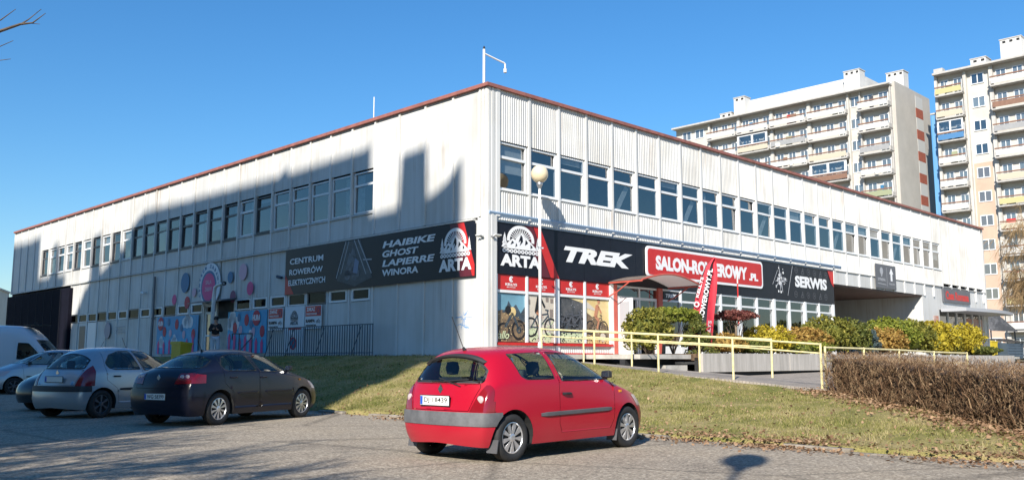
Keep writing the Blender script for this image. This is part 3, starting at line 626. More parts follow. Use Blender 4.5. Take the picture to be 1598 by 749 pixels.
# small dark direction sign above the passage
t = thing('direction_sign', W(0, 0), ROT, 'dark square sign with bulb symbol and upward white arrow above the passage', 'sign')
F = Flat(frame_R(0, 0, .08), t); F.poly('board', [[(29.6, 5.16), (32.3, 5.16), (32.3, 6.5), (29.6, 6.5)]], 'sign_grey', 0, .03)
F.poly('symbol', [circ(30.35, 6.12, .21, 16), [(30.25, 5.93), (30.45, 5.93), (30.42, 5.82), (30.28, 5.82)]], 'sign_lgrey', 12); F.text('lettering', 'STREFA', 29.85, 5.56, 1.0, .16, 'sign_lgrey', 12, bold=.03); F.poly('symbol', [[(29.8, 5.40), (30.9, 5.36), (30.9, 5.40), (29.8, 5.44)], bar(31.05, 5.3, 31.05, 6.35, .03)], 'sign_lgrey', 12)
F.poly('arrow', [[(31.55, 5.62), (31.55, 6.02), (31.4, 6.02), (31.67, 6.36), (31.94, 6.02), (31.79, 6.02), (31.79, 5.62)]], 'sign_white', 12); F.text('lettering', 'WJAZD', 31.3, 5.38, .8, .12, 'sign_lgrey', 12, bold=.02)
# far shop: white walls, glazed front, canopy, sign
wl = MB(); wl.box(36.42, L_R + .02, .04, .3, 4.3, 5.765); wl.box(36.42, 39.0, .04, .3, 1.2, 4.3); wl.box(L_R - .6, L_R + .02, .04, .3, 1.2, 4.3); wl.build('wall', MATS['panel_plain'], bld)
sf = MB()
for xx in (39.02, 40.6, 42.1, 43.6, 45.0, 46.4, L_R - .68): sf.box(xx, xx + .12, .08, .2, 1.4, 4.3)
for a in (39.14, 40.72, 42.22, 43.72, 45.12): sf.box(a, a + 1.27, .085, .19, 3.25, 3.33)
sf = sf.build('shopfront_frame', MATS['frame_white'], bld)
q = MB(); q.add([(39.1, .15, 1.4), (L_R - .65, .15, 1.4), (L_R - .65, .15, 4.3), (39.1, .15, 4.3)], [(0,1,2,3)]); q.build('pane', MATS['shop_glass'], sf)
mat('print_warm', (.45, .16, .10), .6, col2=(.55, .42, .36), vscale=2)
for xx, ww in ((38.0, .8), (43.75, 1.2), (45.15, 1.1), (46.6, .7)): box_obj('window_film', (xx, xx + ww, .02 if xx < 39 else .125, .035 if xx < 39 else .14, 1.6, 3.9), MATS['print_warm'], bld)
cz = MB(); nn = 12; pts = [(39.2 + 8.9*k/nn, -1.5 - .5*math.sin(math.pi*k/nn), 0) for k in range(nn + 1)]
cz.prism([(39.2, .0, 4.18)] + [(x, y, 4.18) for x, y, _ in pts] + [(48.1, .0, 4.18)], (0, 0, .2)); cz.build('shop_canopy', MATS['sign_lgrey'], bld)
t = thing('shop_name_sign', W(0, 0), ROT, 'grey framed sign box with red script lettering on the far white shop wall', 'sign')
F = Flat(frame_R(0, 0, -.03), t); F.poly('board', [[(39.6, 4.82), (44.3, 4.82), (44.3, 5.70), (39.6, 5.70)]], 'sign_grey', 0, .12); F.text('lettering', 'Casa Romana', 39.9, 4.98, 4.1, .55, 'sign_red', 42, bold=.05)

# ------------------------------------------------------------ signs and mural on the left front
mark = names()
t = thing('shop_banner', W(0, 0), ROT, 'long black banner with white lettering and logo on the left front near the corner', 'banner')
F = Flat(frame_L(0, 0, .085), t); X = lambda s: -s
F.poly('sheet', [[(X(11.95), 3.88), (X(.18), 3.93), (X(.18), 5.74), (X(11.95), 5.80)]], 'sign_black', 0, .02)
F.text('lettering', 'CENTRUM', X(11.6), 5.13, 2.5, .24, 'sign_white', 9, bold=.02); F.text('lettering', 'ROWERÓW', X(11.62), 4.68, 2.5, .30, 'sign_white', 9, bold=.02); F.text('lettering', 'ELEKTRYCZNYCH', X(11.68), 4.25, 2.75, .24, 'sign_white', 9, bold=.02)
F.poly('stripe', [[(X(11.94), 3.9), (X(11.25), 3.9), (X(11.94), 4.75)]], 'sign_red', 8)
mat('print_steel', (.10, .12, .16), .4, col2=(.03, .035, .05), vscale=6)
F.poly('picture', [[(X(8.1), 4.25), (X(7.5), 5.72), (X(6.6), 5.72), (X(5.8), 4.25), (X(6.9), 3.98)]], 'print_dark', 8)
F.poly('picture', [bar(X(8.15), 4.35, X(7.55), 5.72, .05), bar(X(7.85), 4.5, X(7.35), 5.72, .035), bar(X(6.75), 5.74, X(5.85), 4.4, .05), bar(X(7.0), 5.74, X(6.2), 4.4, .04), bar(X(6.4), 4.95, X(5.85), 4.92, .05)], 'sign_lgrey', 9)
F.poly('picture', [[(X(7.6), 4.4), (X(7.3), 5.3), (X(6.9), 5.0), (X(6.7), 4.4)], [(X(7.2), 5.2), (X(7.05), 5.6), (X(6.85), 5.1)], circ(X(6.9), 4.5, .3, 12), circ(X(7.4), 4.42, .2, 10)], 'print_steel', 10)
mat('print_blue', (.12, .17, .28), .4); F.poly('picture', [[(X(7.05), 4.5), (X(6.9), 5.05), (X(6.65), 4.9), (X(6.75), 4.45)]], 'print_blue', 11)
for i, (w_, s_) in enumerate((('HAIBIKE', 3.02), ('GHOST', 2.1), ('LAPIERRE', 2.98), ('WINORA', 2.1))):
    F.text('lettering', w_, X(5.2), 5.27 - i*.345, s_, .24, 'sign_white', 9, bold=.035, shear=.18 if i < 3 else .05)
F.poly('stripe', [[(X(1.05), 5.74), (X(.72), 5.74), (X(.19), 4.3), (X(.19), 3.94), (X(.3), 3.94)]], 'sign_red', 8); F.poly('stripe', [[(X(1.45), 5.74), (X(1.07), 5.74), (X(.32), 3.94), (X(.9), 3.94)]], 'sign_dred', 7)
arta_logo(F, X(1.98), 4.13, 1.65, layer=10, sy=.93)
# mural panels and balloons
mat('mural_blue', (.008, .24, .46), .5, col2=(.015, .38, .62), vscale=.9); mat('mural_white', (.68, .70, .72), .55); mat('mural_pink', (.66, .06, .22), .55); mat('mural_red', (.48, .02, .05), .55); mat('mural_teal', (.03, .16, .30), .55); mat('mural_lpink', (.62, .38, .46), .55); mat('mural_plum', (.16, .03, .10), .55)
def cloud(cx, cy, s): return [circ(cx, cy, .28*s, 12), circ(cx + .25*s, cy - .05*s, .22*s, 12), circ(cx - .25*s, cy - .06*s, .2*s, 12), circ(cx + .02*s, cy + .2*s, .2*s, 12)]
mr_ = random.Random(4)
for i, (s0, s1) in enumerate(((19.75, 24.35), (13.35, 16.8))):
    t = thing('mural_board', W(0, 0), ROT, ('blue mural board with clouds, balloons and pink towers left of the entrance', 'blue mural board with clouds and pink towers right of the entrance')[i], 'mural', 'blue mural boards')
    F = Flat(frame_L(0, 0, .075), t); F.poly('board', [[(X(s1), 1.5), (X(s0), 1.5), (X(s0), 3.36), (X(s1), 3.36)]], 'mural_blue', 0, .02)
    Lm = s1 - s0; cl = []
    for u, v, s in ((.75, .85, 1.3), (.45, .35, .8), (.12, .3, .9)) if i == 0 else ((.12, .75, 1.4), (.6, .4, .7)): cl += cloud(X(s1) + u*Lm, 1.5 + v*1.86, s)
    cl = [[(min(max(px, X(s1)), X(s0)), min(max(py, 1.5), 3.36)) for px, py in q] for q in cl]
    F.poly('picture', cl, 'mural_white', 8)
    F.poly('picture', [circ(X(s1) + u*Lm, 1.5 + v*1.86, .2, 14, .26) for u, v in ((.5, .78), (.2, .6), (.9, .5))], 'mural_red', 10); F.poly('picture', [circ(X(s1) + u*Lm, 1.5 + v*1.86, .16, 14, .2) for u, v in ((.35, .55), (.68, .5))], 'mural_lpink', 11)
    F.poly('picture', [circ(X(s1) + u*Lm, 1.5 + v*1.86, .15, 14, .19) for u, v in ((.62, .68), (.3, .85))], 'mural_teal', 11)
    tw = []
    for j in range(7):
        u = X(s1) + Lm*(.06 + .14*j); h = mr_.uniform(.35, .75); tw += [[(u - .1, 1.51), (u + .1, 1.51), (u + .1, 1.5 + h), (u - .1, 1.5 + h)], [(u - .14, 1.5 + h), (u + .14, 1.5 + h), (u, 1.75 + h)]]
    F.poly('picture', tw, 'mural_pink', 12)
    sp = [circ(X(s1) + (.1 if i == 0 else .75)*Lm, 3.02, .34, 11)]; F.poly('picture', sp, 'mural_red', 13); F.text('lettering', 'HURA', X(s1) + (.1 if i == 0 else .75)*Lm - .34, 2.9, .68, .26, 'mural_white', 15, bold=.05, shear=.15)
for s, z, r, m_, lb in ((21.43, 4.98, .46, 'mural_teal', 'large dark blue'), (22.56, 4.19, .24, 'mural_pink', 'small pink leftmost'), (21.11, 3.99, .28, 'mural_red', 'red low'), (20.4, 4.45, .2, 'mural_lpink', 'pale pink'), (15.64, 5.12, .35, 'mural_lpink', 'large pale pink high right'), (16.81, 4.95, .25, 'mural_teal', 'small dark blue'), (16.49, 4.05, .26, 'mural_plum', 'plum coloured'), (14.95, 4.34, .28, 'mural_pink', 'bright pink rightmost')):
    t = thing('balloon_disc', W(0, s), ROT, lb + ' painted balloon disc on the left front wall', 'wall decoration', 'balloon discs on the wall')
    F = Flat(frame_L(0, 0, .064), t); F.poly('disc', [circ(0, z, r, 20, r*1.08)], m_, 0, .01)
t = thing('round_sign', W(0, 0), ROT, 'round sign with pink disc in blue ring above the play centre entrance', 'sign')
F = Flat(frame_L(0, 0, .07), t); F.poly('board', [circ(X(18.75), 4.72, 1.05, 28)], 'mural_white', 0, .02); F.poly('ring', [circ(X(18.85), 4.62, .78, 28)], 'mural_teal', 8); F.poly('disc', [circ(X(18.85), 4.62, .66, 28)], 'mural_pink', 10)
F.text('lettering', 'SALA', X(18.85) - .3, 4.75, .6, .2, 'mural_lpink', 12, bold=.03); F.text('lettering', 'ZABAW', X(18.85) - .36, 4.42, .72, .2, 'mural_lpink', 12, bold=.03)
for j, ch in enumerate('CENTRUM ZABAWY'):
    a = R(205) - R(200) * j / 13; text_obj('lettering', ch, .2, MATS['mural_teal'], t, F.M @ Matrix.Translation((X(18.85) + .88*math.cos(a), 4.65 + .88*math.sin(a), .03)) @ Matrix.Rotation(a - math.pi/2, 4, 'Z'), bold=.01, depth=.001, align='CENTER') if ch != ' ' else None
for s0, s1, kind, lb in ((12.05, 13.25, 'z', 'red and white notice on the wall left of the white logo poster'), (10.4, 11.9, 'a', 'white poster with dark mountain logo behind the railing'), (9.15, 10.35, 'z', 'red and white notice on the wall right of the white logo poster')):
    t = thing('wall_notice', W(0, 0), ROT, lb, 'sign'); F = Flat(frame_L(0, 0, .075), t)
    if kind == 'z':
        F.poly('board', [[(X(s1), 2.45), (X(s0), 2.45), (X(s0), 3.38), (X(s1), 3.38)]], 'mural_white', 0, .01); F.poly('panel', [[(X(s1) + .04, 2.95), (X(s0) - .04, 2.95), (X(s0) - .04, 3.35), (X(s1) + .04, 3.35)]], 'sign_red', 5)
        F.text('lettering', 'ZAKAZ', X(s1) + .12, 3.15, .62, .15, 'sign_white', 7, bold=.03); F.text('lettering', 'PARKOWANIA', X(s1) + .12, 3.0, .75, .08, 'sign_white', 7, bold=.02); F.poly('symbol', ring(X(s0) - .22, 3.15, .09, .14, 14), 'mural_plum', 7)
        F.text('lettering', 'RAMPA', X(s1) + .08, 2.7, .66, .13, 'print_black', 7, bold=.04); F.text('lettering', 'ROZŁADUNKOWA', X(s1) + .08, 2.55, .75, .07, 'print_black', 7, bold=.02); F.poly('symbol', ring(X(s0) - .3, 2.72, .04, .06, 10) + ring(X(s0) - .14, 2.72, .04, .06, 10) + [bar(X(s0) - .3, 2.73, X(s0) - .18, 2.83, .025)], 'print_black', 7)
    else:
        F.poly('board', [[(X(s1), 1.5), (X(s0), 1.5), (X(s0), 3.40), (X(s1), 3.40)]], 'mural_white', 0, .01); arta_logo(F, X(s1) + .42, 2.62, .62, 'print_mount', 'mural_white', 5); F.poly('panel', [[(X(s1) + .3, 2.44), (X(s0) - .25, 2.44), (X(s0) - .25, 2.52), (X(s1) + .3, 2.52)]], 'sign_red', 5)
        F.poly('symbol', ring(X(11.2), 1.88, .2, .26, 18) + [bar(X(11.2) - .16, 1.72, X(11.2) + .16, 2.04, .06)], 'mural_red', 6); F.poly('symbol', [circ(X(11.2), 1.88, .2, 18)], 'mural_teal', 5)
t = thing('oval_sign', W(0, 0), ROT, 'dark blue oval plaque on the white wall left of the mural', 'sign'); F = Flat(frame_L(0, 0, .07), t); F.poly('plate', [circ(X(31.0), 2.85, .42, 22, .46)], 'print_blue', 0, .015)
F.poly('lettering', [bar(X(29.9), 3.0, X(28.6), 3.02, .05), bar(X(29.9), 2.85, X(28.9), 2.86, .05), bar(X(29.9), 2.7, X(28.6), 2.72, .05)], 'sign_lgrey', 0)
mat('graffiti_blue', (.10, .30, .62), .6)
gr = random.Random(9); t = thing('graffiti', W(0, 0), ROT, 'small light blue spray scribble on the white wall by the corner', 'graffiti'); F = Flat(frame_L(0, 0, .005), t); sc = []
for i in range(26):
    a = gr.uniform(0, 6.28); l = gr.uniform(.1, .42); sc.append(bar(X(.82) + .06*math.cos(a), 2.62 + .06*math.sin(a), X(.82) + l*math.cos(a), 2.62 + l*math.sin(a)*1.05, gr.uniform(.006, .016)))
for i in range(8): sc.append(bar(X(.82) + gr.uniform(-.4, .2), 2.3 + gr.uniform(-.1, .1), X(.82) + gr.uniform(-.1, .4), 2.32 + gr.uniform(-.1, .15), .014))
F.poly('strokes', sc, 'graffiti_blue', 1, .001)
left_shift(mark)
# ------------------------------------------------------------ vehicles
def paint(name, col, metal=0, rough=.35, dust=.25, coat=.7):
    m = bpy.data.materials.new(name); m.use_nodes = True; t = m.node_tree; b = t.nodes['Principled BSDF']; L = t.links
    b.inputs['Metallic'].default_value = metal; b.inputs['Coat Weight'].default_value = coat; b.inputs['Specular IOR Level'].default_value = .25; b.inputs['Coat Roughness'].default_value = .16
    g = t.nodes.new('ShaderNodeTexCoord'); n = t.nodes.new('ShaderNodeTexNoise'); n.inputs['Scale'].default_value = 2.2; n.inputs['Detail'].default_value = 7; L.new(g.outputs['Object'], n.inputs['Vector'])
    sp = t.nodes.new('ShaderNodeSeparateXYZ'); L.new(g.outputs['Object'], sp.inputs[0])
    mr = t.nodes.new('ShaderNodeMapRange'); mr.inputs['From Min'].default_value = .75; mr.inputs['From Max'].default_value = .2; L.new(sp.outputs['Z'], mr.inputs[0])
    mu = t.nodes.new('ShaderNodeMath'); mu.operation = 'MULTIPLY'; L.new(mr.outputs[0], mu.inputs[0]); L.new(n.outputs['Fac'], mu.inputs[1])
    ad = t.nodes.new('ShaderNodeMath'); ad.operation = 'MULTIPLY_ADD'; ad.inputs[1].default_value = dust * 2.2; ad.inputs[2].default_value = .004; L.new(mu.outputs[0], ad.inputs[0])
    mx = t.nodes.new('ShaderNodeMix'); mx.data_type = 'RGBA'; mx.inputs[6].default_value = (*col, 1); mx.inputs[7].default_value = (.30, .25, .20, 1); L.new(ad.outputs[0], mx.inputs[0]); L.new(mx.outputs[2], b.inputs['Base Color'])
    rr = t.nodes.new('ShaderNodeMapRange'); rr.inputs['To Min'].default_value = rough; rr.inputs['To Max'].default_value = min(1, rough + .45); L.new(ad.outputs[0], rr.inputs[0]); L.new(rr.outputs[0], b.inputs['Roughness'])
    MATS[name] = m; return m
paint('paint_red', (.37, .003, .019), 0, .35, .045, .5); paint('paint_graphite', (.008, .009, .020), 0, .28, .0, .35); paint('paint_silver', (.42, .43, .45), .5, .32, .2); paint('paint_black', (.012, .012, .018), .1, .3, .03); paint('paint_white', (.62, .63, .65), 0, .35, .12)
mat('lamp_red', (.20, .006, .012), .12, spec=.6, coat=.6); mat('lamp_clear', (.50, .38, .37), .2, spec=.7, coat=.6); mat('lamp_amber', (.7, .25, .03), .2); mat('plate_white', (.72, .72, .68), .45); mat('plate_blue', (.02, .08, .45), .4); mat('ink', (.02, .02, .02), .6); mat('underbody', (.012, .012, .012), .9)
mat('plastic_worn', (.12, .12, .125), .55, var=.3, vscale=5); mat('dash', (.05, .05, .055), .8)

def inpoly(x, y, poly):
    c = False; n = len(poly); j = n - 1
    for i in range(n):
        xi, yi = poly[i]; xj, yj = poly[j]
        if (yi > y) != (yj > y) and x < (xj - xi) * (y - yi) / (yj - yi) + xi: c = not c
        j = i
    return c
def cut(bm, poly, ax, sel):
    a, b = ax; lo = [min(p[i] for p in poly) - .03 for i in (0, 1)]; hi = [max(p[i] for p in poly) + .03 for i in (0, 1)]
    n = len(poly); pool = None
    for i in range(n):
        p, q = poly[i], poly[(i+1) % n]; no = [0, 0, 0]; no[a] = q[1] - p[1]; no[b] = -(q[0] - p[0])
        l = math.hypot(no[a], no[b]);
        if l < 1e-6: continue
        co = [0, 0, 0]; co[a], co[b] = p
        fs = []
        for f in (pool if pool is not None else bm.faces):
            if not f.is_valid or not sel(f): continue
            cs = [v.co for v in f.verts]; xs = [c[a] for c in cs]; ys = [c[b] for c in cs]
            if max(xs) < lo[0] or min(xs) > hi[0] or max(ys) < lo[1] or min(ys) > hi[1]: continue
            fs.append(f)
        pool = fs
        if not fs: continue
        geom = list({e for f in fs for e in f.edges}) + list({v for f in fs for v in f.verts}) + fs
        res = bmesh.ops.bisect_plane(bm, geom=geom, dist=1e-5, plane_co=co, plane_no=Vector(no).normalized())
        pool = [g for g in res['geom'] if isinstance(g, bmesh.types.BMFace)]
def extract(bm, faces, inset=0):
    """faces copied into a new bmesh; inset>0 returns (inner, ring)"""
    nb = bmesh.new(); vm = {}
    for f in faces:
        vs = []
        for v in f.verts:
            if v.index not in vm: vm[v.index] = nb.verts.new(v.co)
            vs.append(vm[v.index])
        try: nb.faces.new(vs)
        except ValueError: pass
    return nb
def bm_obj(name, bm, m, parent, smooth=True):
    me = bpy.data.meshes.new(name); bm.to_mesh(me); bm.free()
    me.materials.append(MATS[m]);
    if smooth: me.polygons.foreach_set('use_smooth', [True]*len(me.polygons))
    return link(bpy.data.objects.new(name, me), parent)
def arch_poly(x, z, r, flat=.06, n=18):
    pts = [(x + r*math.cos(a), z + r*math.sin(a)) for a in np.linspace(-.18, math.pi + .18, n)]
    return [(pts[0][0] + .02, 0.0)] + pts + [(pts[-1][0] - .02, 0.0)]
def blend_poly(pts, r=.03, n=3):
    """round the corners of a polygon"""
    out = []; m = len(pts)
    for i in range(m):
        p = Vector(pts[i]); a = Vector(pts[i-1]); b = Vector(pts[(i+1) % m])
        ra = min(r, (a-p).length*.45); rb = min(r, (b-p).length*.45); s = p + (a-p).normalized()*ra; e = p + (b-p).normalized()*rb
        for k in range(n + 1):
            t = k/n; q = s*(1-t)**2 + p*2*t*(1-t) + e*t*t; out.append((q.x, q.y))
    return out

def wheel_meshes(r, w, style, cov=.66):
    ty = MB(); h = w/2; ri = r*cov
    ty.lathe([(ri, -h*.75), (ri*1.06, -h*.95), (r*.86, -h), (r*.96, -h*.86), (r, -h*.62), (r, h*.62), (r*.96, h*.86), (r*.86, h), (ri*1.06, h*.95), (ri, h*.75)], 36, axis='y')
    rim = MB(); rim.lathe([(ri, h*.8), (ri*.95, h*.70), (ri*.90, h*.45), (ri*.2, h*.40), (.001, h*.40)], 32, axis='y')
    rim.lathe([(ri, h*.75), (ri, -h*.7)], 32, axis='y')
    sp = MB(); n = {'multi': 10, 'hub': 9, 'plain': 6}[style]
    for k in range(n):
        a = 2*math.pi*k/n
        def pt(rr, da, y): return (rr*math.cos(a+da), y, rr*math.sin(a+da))
        dw = .17 if style == 'hub' else .15
        r0, r1 = ri*.2, ri*.965
        P0 = [pt(r0, -dw*1.1, h*.80), pt(r0, dw*1.1, h*.80), pt(r1, dw, h*.72), pt(r1, -dw, h*.72)]; Pm = [pt(r0, -dw*1.3, h*.5), pt(r0, dw*1.3, h*.5), pt(r1, dw*1.2, h*.42), pt(r1, -dw*1.2, h*.42)]
        sp.add(P0 + Pm, [(0,1,2,3), (0,4,5,1), (1,5,6,2), (2,6,7,3), (3,7,4,0)])
    sp.lathe([(.001, h*.88), (ri*.17, h*.86), (ri*.27, h*.78), (ri*.29, h*.5)], 20, axis='y')
    sp.lathe([(ri*1.0, h*.82), (ri*.95, h*.84), (ri*.92, h*.70)], 32, axis='y')
    return ty, rim, sp

def build_car(P, loc, heading, label, pm, plate=None, group='parked cars'):
    """P: shape table; loc = ground point under the car's middle; heading in degrees from +Y towards +X"""
    Lc, Wd, H = P['L'], P['W'], P['H']
    car = thing(P.get('name', 'parked_car'), loc, R(90 - heading), label, P.get('cat', 'car'), group)
    hw = Wd/2; cols = []
    for c in P['cols']:
        xs = c['x'] if isinstance(c['x'], tuple) else (c['x'],)*4
        ys = c.get('y', (.94, .985, 1.0, .955)); zs = c.get('z', (.2, .34, .58, c['belt']))
        side = [Vector((xs[i], ys[i]*hw, zs[i])) for i in range(4)]
        e = Vector((c['e'][0], c['e'][1]*hw, c['e'][2])); gc = Vector((c['g'][0], 0, c['g'][1]))
        d = side[3]; d2 = d.lerp(e, .10); d2.y += .05*(d.y - e.y)
        f = Vector((gc.x + (e.x - gc.x)*.3, e.y*.52, e.z + (gc.z - e.z)*.75))
        cols.append(side + [d2, e, f, gc])
    verts = []; vi = {}
    def V(p):
        k = (round(p.x, 5), round(p.y, 5), round(p.z, 5))
        if k not in vi: vi[k] = len(verts); verts.append(k)
        return vi[k]
    quads = []
    def cap(col, lv, sign):
        fr_ = (1, .9, .68, .35, 0); rows = [[col[3], col[4], col[5], col[6], col[7]]]
        for (z, xg), corner in zip(lv, (col[2], col[1], col[0])):
            rows.append([Vector((xg + (corner.x - xg)*t**3.2, corner.y*t, z + (corner.z - z)*t)) for t in fr_])
        for i in range(3):
            for j in range(4): quads.append(((rows[i][j], rows[i][j+1], rows[i+1][j+1], rows[i+1][j]), sign))
    for i in range(len(cols)-1):
        for j in range(7): quads.append(((cols[i][j], cols[i+1][j], cols[i+1][j+1], cols[i][j+1]), 1))
    cap(cols[0], P['rear'], 1); cap(cols[-1], P['front'], -1)
    faces = []
    for q, s in quads:
        for my in (1, -1):
            ids = [V(Vector((p.x, p.y*my, p.z))) for p in q]
            if my*s < 0: ids = ids[::-1]
            ids2 = [k for n_, k in enumerate(ids) if k != ids[n_-1]]
            if len(set(ids2)) >= 3: faces.append(tuple(ids2))
    me = bpy.data.meshes.new('cage'); me.from_pydata(verts, [], faces)
    tmp = bpy.data.objects.new('cage', me); COL.objects.link(tmp); md = tmp.modifiers.new('s', 'SUBSURF'); md.levels = md.render_levels = P.get('lv', 2)
    bpy.context.view_layer.update(); dg = bpy.context.evaluated_depsgraph_get(); em = bpy.data.meshes.new_from_object(tmp.evaluated_get(dg))
    bpy.data.objects.remove(tmp); bpy.data.meshes.remove(me)
    co = np.empty(len(em.vertices)*3); em.vertices.foreach_get('co', co); co = co.reshape(-1, 3); lo, hi = co.min(0), co.max(0)
    co[:, 0] = (co[:, 0] - lo[0]) * Lc / (hi[0] - lo[0]); co[:, 1] *= Wd / (hi[1] - lo[1]); co[:, 2] = .19 + (co[:, 2] - lo[2]) * (H - .19) / (hi[2] - lo[2])
    em.vertices.foreach_set('co', co.ravel()); em.update()
    bm = bmesh.new(); bm.from_mesh(em); bpy.data.meshes.remove(em)
    bmesh.ops.recalc_face_normals(bm, faces=bm.faces[:]); bm.normal_update()
    bvh = BVHTree.FromBMesh(bm)
    def sy(x, z):
        h = bvh.ray_cast(Vector((x, 3, z)), Vector((0, -1, 0))); return h[0].y if h[0] else hw
    def rx(y, z, front=False):
        h = bvh.ray_cast(Vector((8 if front else -2, y, z)), Vector((-1 if front else 1, 0, 0))); return h[0].x if h[0] else 0
    S = Lc/2
    side = lambda f: abs(f.normal.y) > .3
    rearf = lambda f: f.normal.x < -.12 and f.calc_center_median().x < P.get('rear_lim', .9)
    frontf = lambda f: f.calc_center_median().x > Lc*.42 and f.normal.x > .03
    R_ = P['r']; ax1, ax2 = P['axles']
    wins = [blend_poly(w, .035) for w in P['wins']]; doors = P['doors']; arches = [arch_poly(ax1, R_*.98, P.get('arch', R_ + .055)), arch_poly(ax2, R_*.98, P.get('arch', R_ + .055))]
    for w in wins: cut(bm, w, (0, 2), lambda f: side(f))
    for d in doors: cut(bm, d, (0, 2), lambda f: side(f))
    for a in arches: cut(bm, a, (0, 2), lambda f: abs(f.normal.y) > .2)
    rg = P.get('rear_glass'); ws = P['windscreen']; tl = P.get('tail'); hl = P.get('head'); tg = P.get('tailgate')
    gx = P.get('glass_x', .4)
    if rg: rg = blend_poly(rg, .06); cut(bm, rg, (1, 2), rearf); cut(bm, [(gx, -9), (gx, 9)], (0, 2), lambda f: f.calc_center_median().x < gx + .3 and f.calc_center_median().z > .9)
    if tl:
        for s in (1, -1): cut(bm, [(y*s, z) for y, z in tl], (1, 2), rearf if not P.get('tail_side') else (lambda f: f.calc_center_median().x < P['tail_side']))
    if tg: cut(bm, tg, (1, 2), rearf)
    cut(bm, ws, (1, 2), frontf)
    if hl:
        for s in (1, -1): cut(bm, [(y*s, z) for y, z in hl], (1, 2), lambda f: f.calc_center_median().x > Lc - .75)
    bz = P.get('bumper', (.46, .60)); bx = P.get('bumper_x', .30)
    fb = lambda f: f.calc_center_median().x < .6
    for z in bz: cut(bm, [(-9, z), (9, z)], (0, 2), fb)
    cut(bm, [(bx, -9), (bx, 9)], (0, 2), fb)
    bm.faces.index_update(); bm.verts.index_update(); bm.normal_update()
    cat = {}
    for f in bm.faces:
        c = f.calc_center_median(); k = 'body'
        if side(f):
            for i, w in enumerate(wins):
                if inpoly(c.x, c.z, w): k = ('win', i, c.y > 0); break
            if k == 'body':
                for i, d in enumerate(doors):
                    if inpoly(c.x, c.z, d): k = ('door', i, c.y > 0); break
        if abs(f.normal.y) > .2 and any(inpoly(c.x, c.z, a) for a in arches): k = 'cut'
        if k == 'body' and rearf(f):
            if rg and c.x < gx and inpoly(c.y, c.z, rg): k = ('rear_glass',)
            elif tg and inpoly(c.y, c.z, tg): k = ('tailgate',)
        if tl and (k == 'body' or k == ('tailgate',)) and c.x < (P.get('tail_side') or P.get('rear_lim', .9)) and inpoly(abs(c.y), c.z, tl): k = ('tail', c.y > 0)
        if k == 'body' and frontf(f) and inpoly(c.y, c.z, ws) and c.x < Lc*.85: k = ('windscreen',)
        if hl and k == 'body' and c.x > Lc - .75 and inpoly(abs(c.y), c.z, hl): k = ('head', c.y > 0)
        if k == 'body' and c.x < bx and c.z < bz[1]: k = ('bumper',) if c.z < bz[0] else ('strip',)
        cat.setdefault(k, []).append(f)
    cat.pop('cut', None)
    def move(nb, d=0):
        bmesh.ops.recalc_face_normals
        nb.normal_update()
        if d:
            ns = {v: v.normal.copy() for v in nb.verts}
            for v in nb.verts: v.co += ns[v]*d
        for v in nb.verts: v.co.x -= S
        return nb
    objs = {}
    for k, fs in cat.items():
        nb = extract(bm, fs); nb.normal_update()
        if k == 'body':
            objs['body'] = bm_obj('body', move(nb), pm, car)
        elif k[0] in ('win', 'rear_glass', 'windscreen'):
            rr = bmesh.ops.inset_region(nb, faces=nb.faces[:], thickness=P.get('seal', .018) if k[0] == 'win' else .035, use_boundary=True, use_even_offset=True)['faces']
            rb = bmesh.new(); vm = {}
            nb.verts.index_update()
            for f in rr:
                vs = []
                for v in f.verts:
                    if v not in vm: vm[v] = rb.verts.new(v.co)
                    vs.append(vm[v])
                rb.faces.new(vs)
            bmesh.ops.delete(nb, geom=rr, context='FACES')
            sl_ = bm_obj('window_seal', move(rb, .0), 'black_plastic', car)
            bm_obj({'win': 'side_window', 'rear_glass': 'rear_window', 'windscreen': 'windscreen'}[k[0]], move(nb, -.004), 'car_glass', sl_)
        elif k[0] in ('door', 'tailgate'):
            rr = bmesh.ops.inset_region(nb, faces=nb.faces[:], thickness=.007, use_boundary=True)['faces']; bmesh.ops.delete(nb, geom=rr, context='FACES')
            objs[k] = bm_obj(k[0], move(nb), pm, car)
        elif k[0] == 'bumper': objs[k] = bm_obj('bumper', move(nb, .012), pm, car)
        elif k[0] == 'strip': objs[k] = bm_obj('bumper_strip', move(nb, .022), P.get('strip_mat', pm), car)
        elif k[0] == 'tail':
            nb = move(nb, .006); m_ = bm_obj('tail_light', nb, 'lamp_red', car)
        elif k[0] == 'head': bm_obj('headlight', move(nb, .004), 'lamp_clear', car)
    # inner tub, wheel wells, floor
    ub = MB(); ub.box(.22 - S, ax1 - R_*1.15 - S if ax1 - R_*1.15 > .3 else .3 - S, -hw*.8, hw*.8, .24, .6); ub.box(ax1 + R_*1.2 - S, ax2 - R_*1.2 - S, -hw*.93, hw*.93, .19, .30); ub.box(ax1 - R_*1.2 - S, ax1 + R_*1.2 - S, -hw*.58, hw*.58, .21, .72); ub.box(ax2 - R_*1.2 - S, Lc - .2 - S, -hw*.55, hw*.55, .21, .68); ub.box(ax2 - .15 - S, Lc - .5 - S, -hw*.7, hw*.7, .62, .7)
    ub.build('underbody', MATS['underbody'], car)
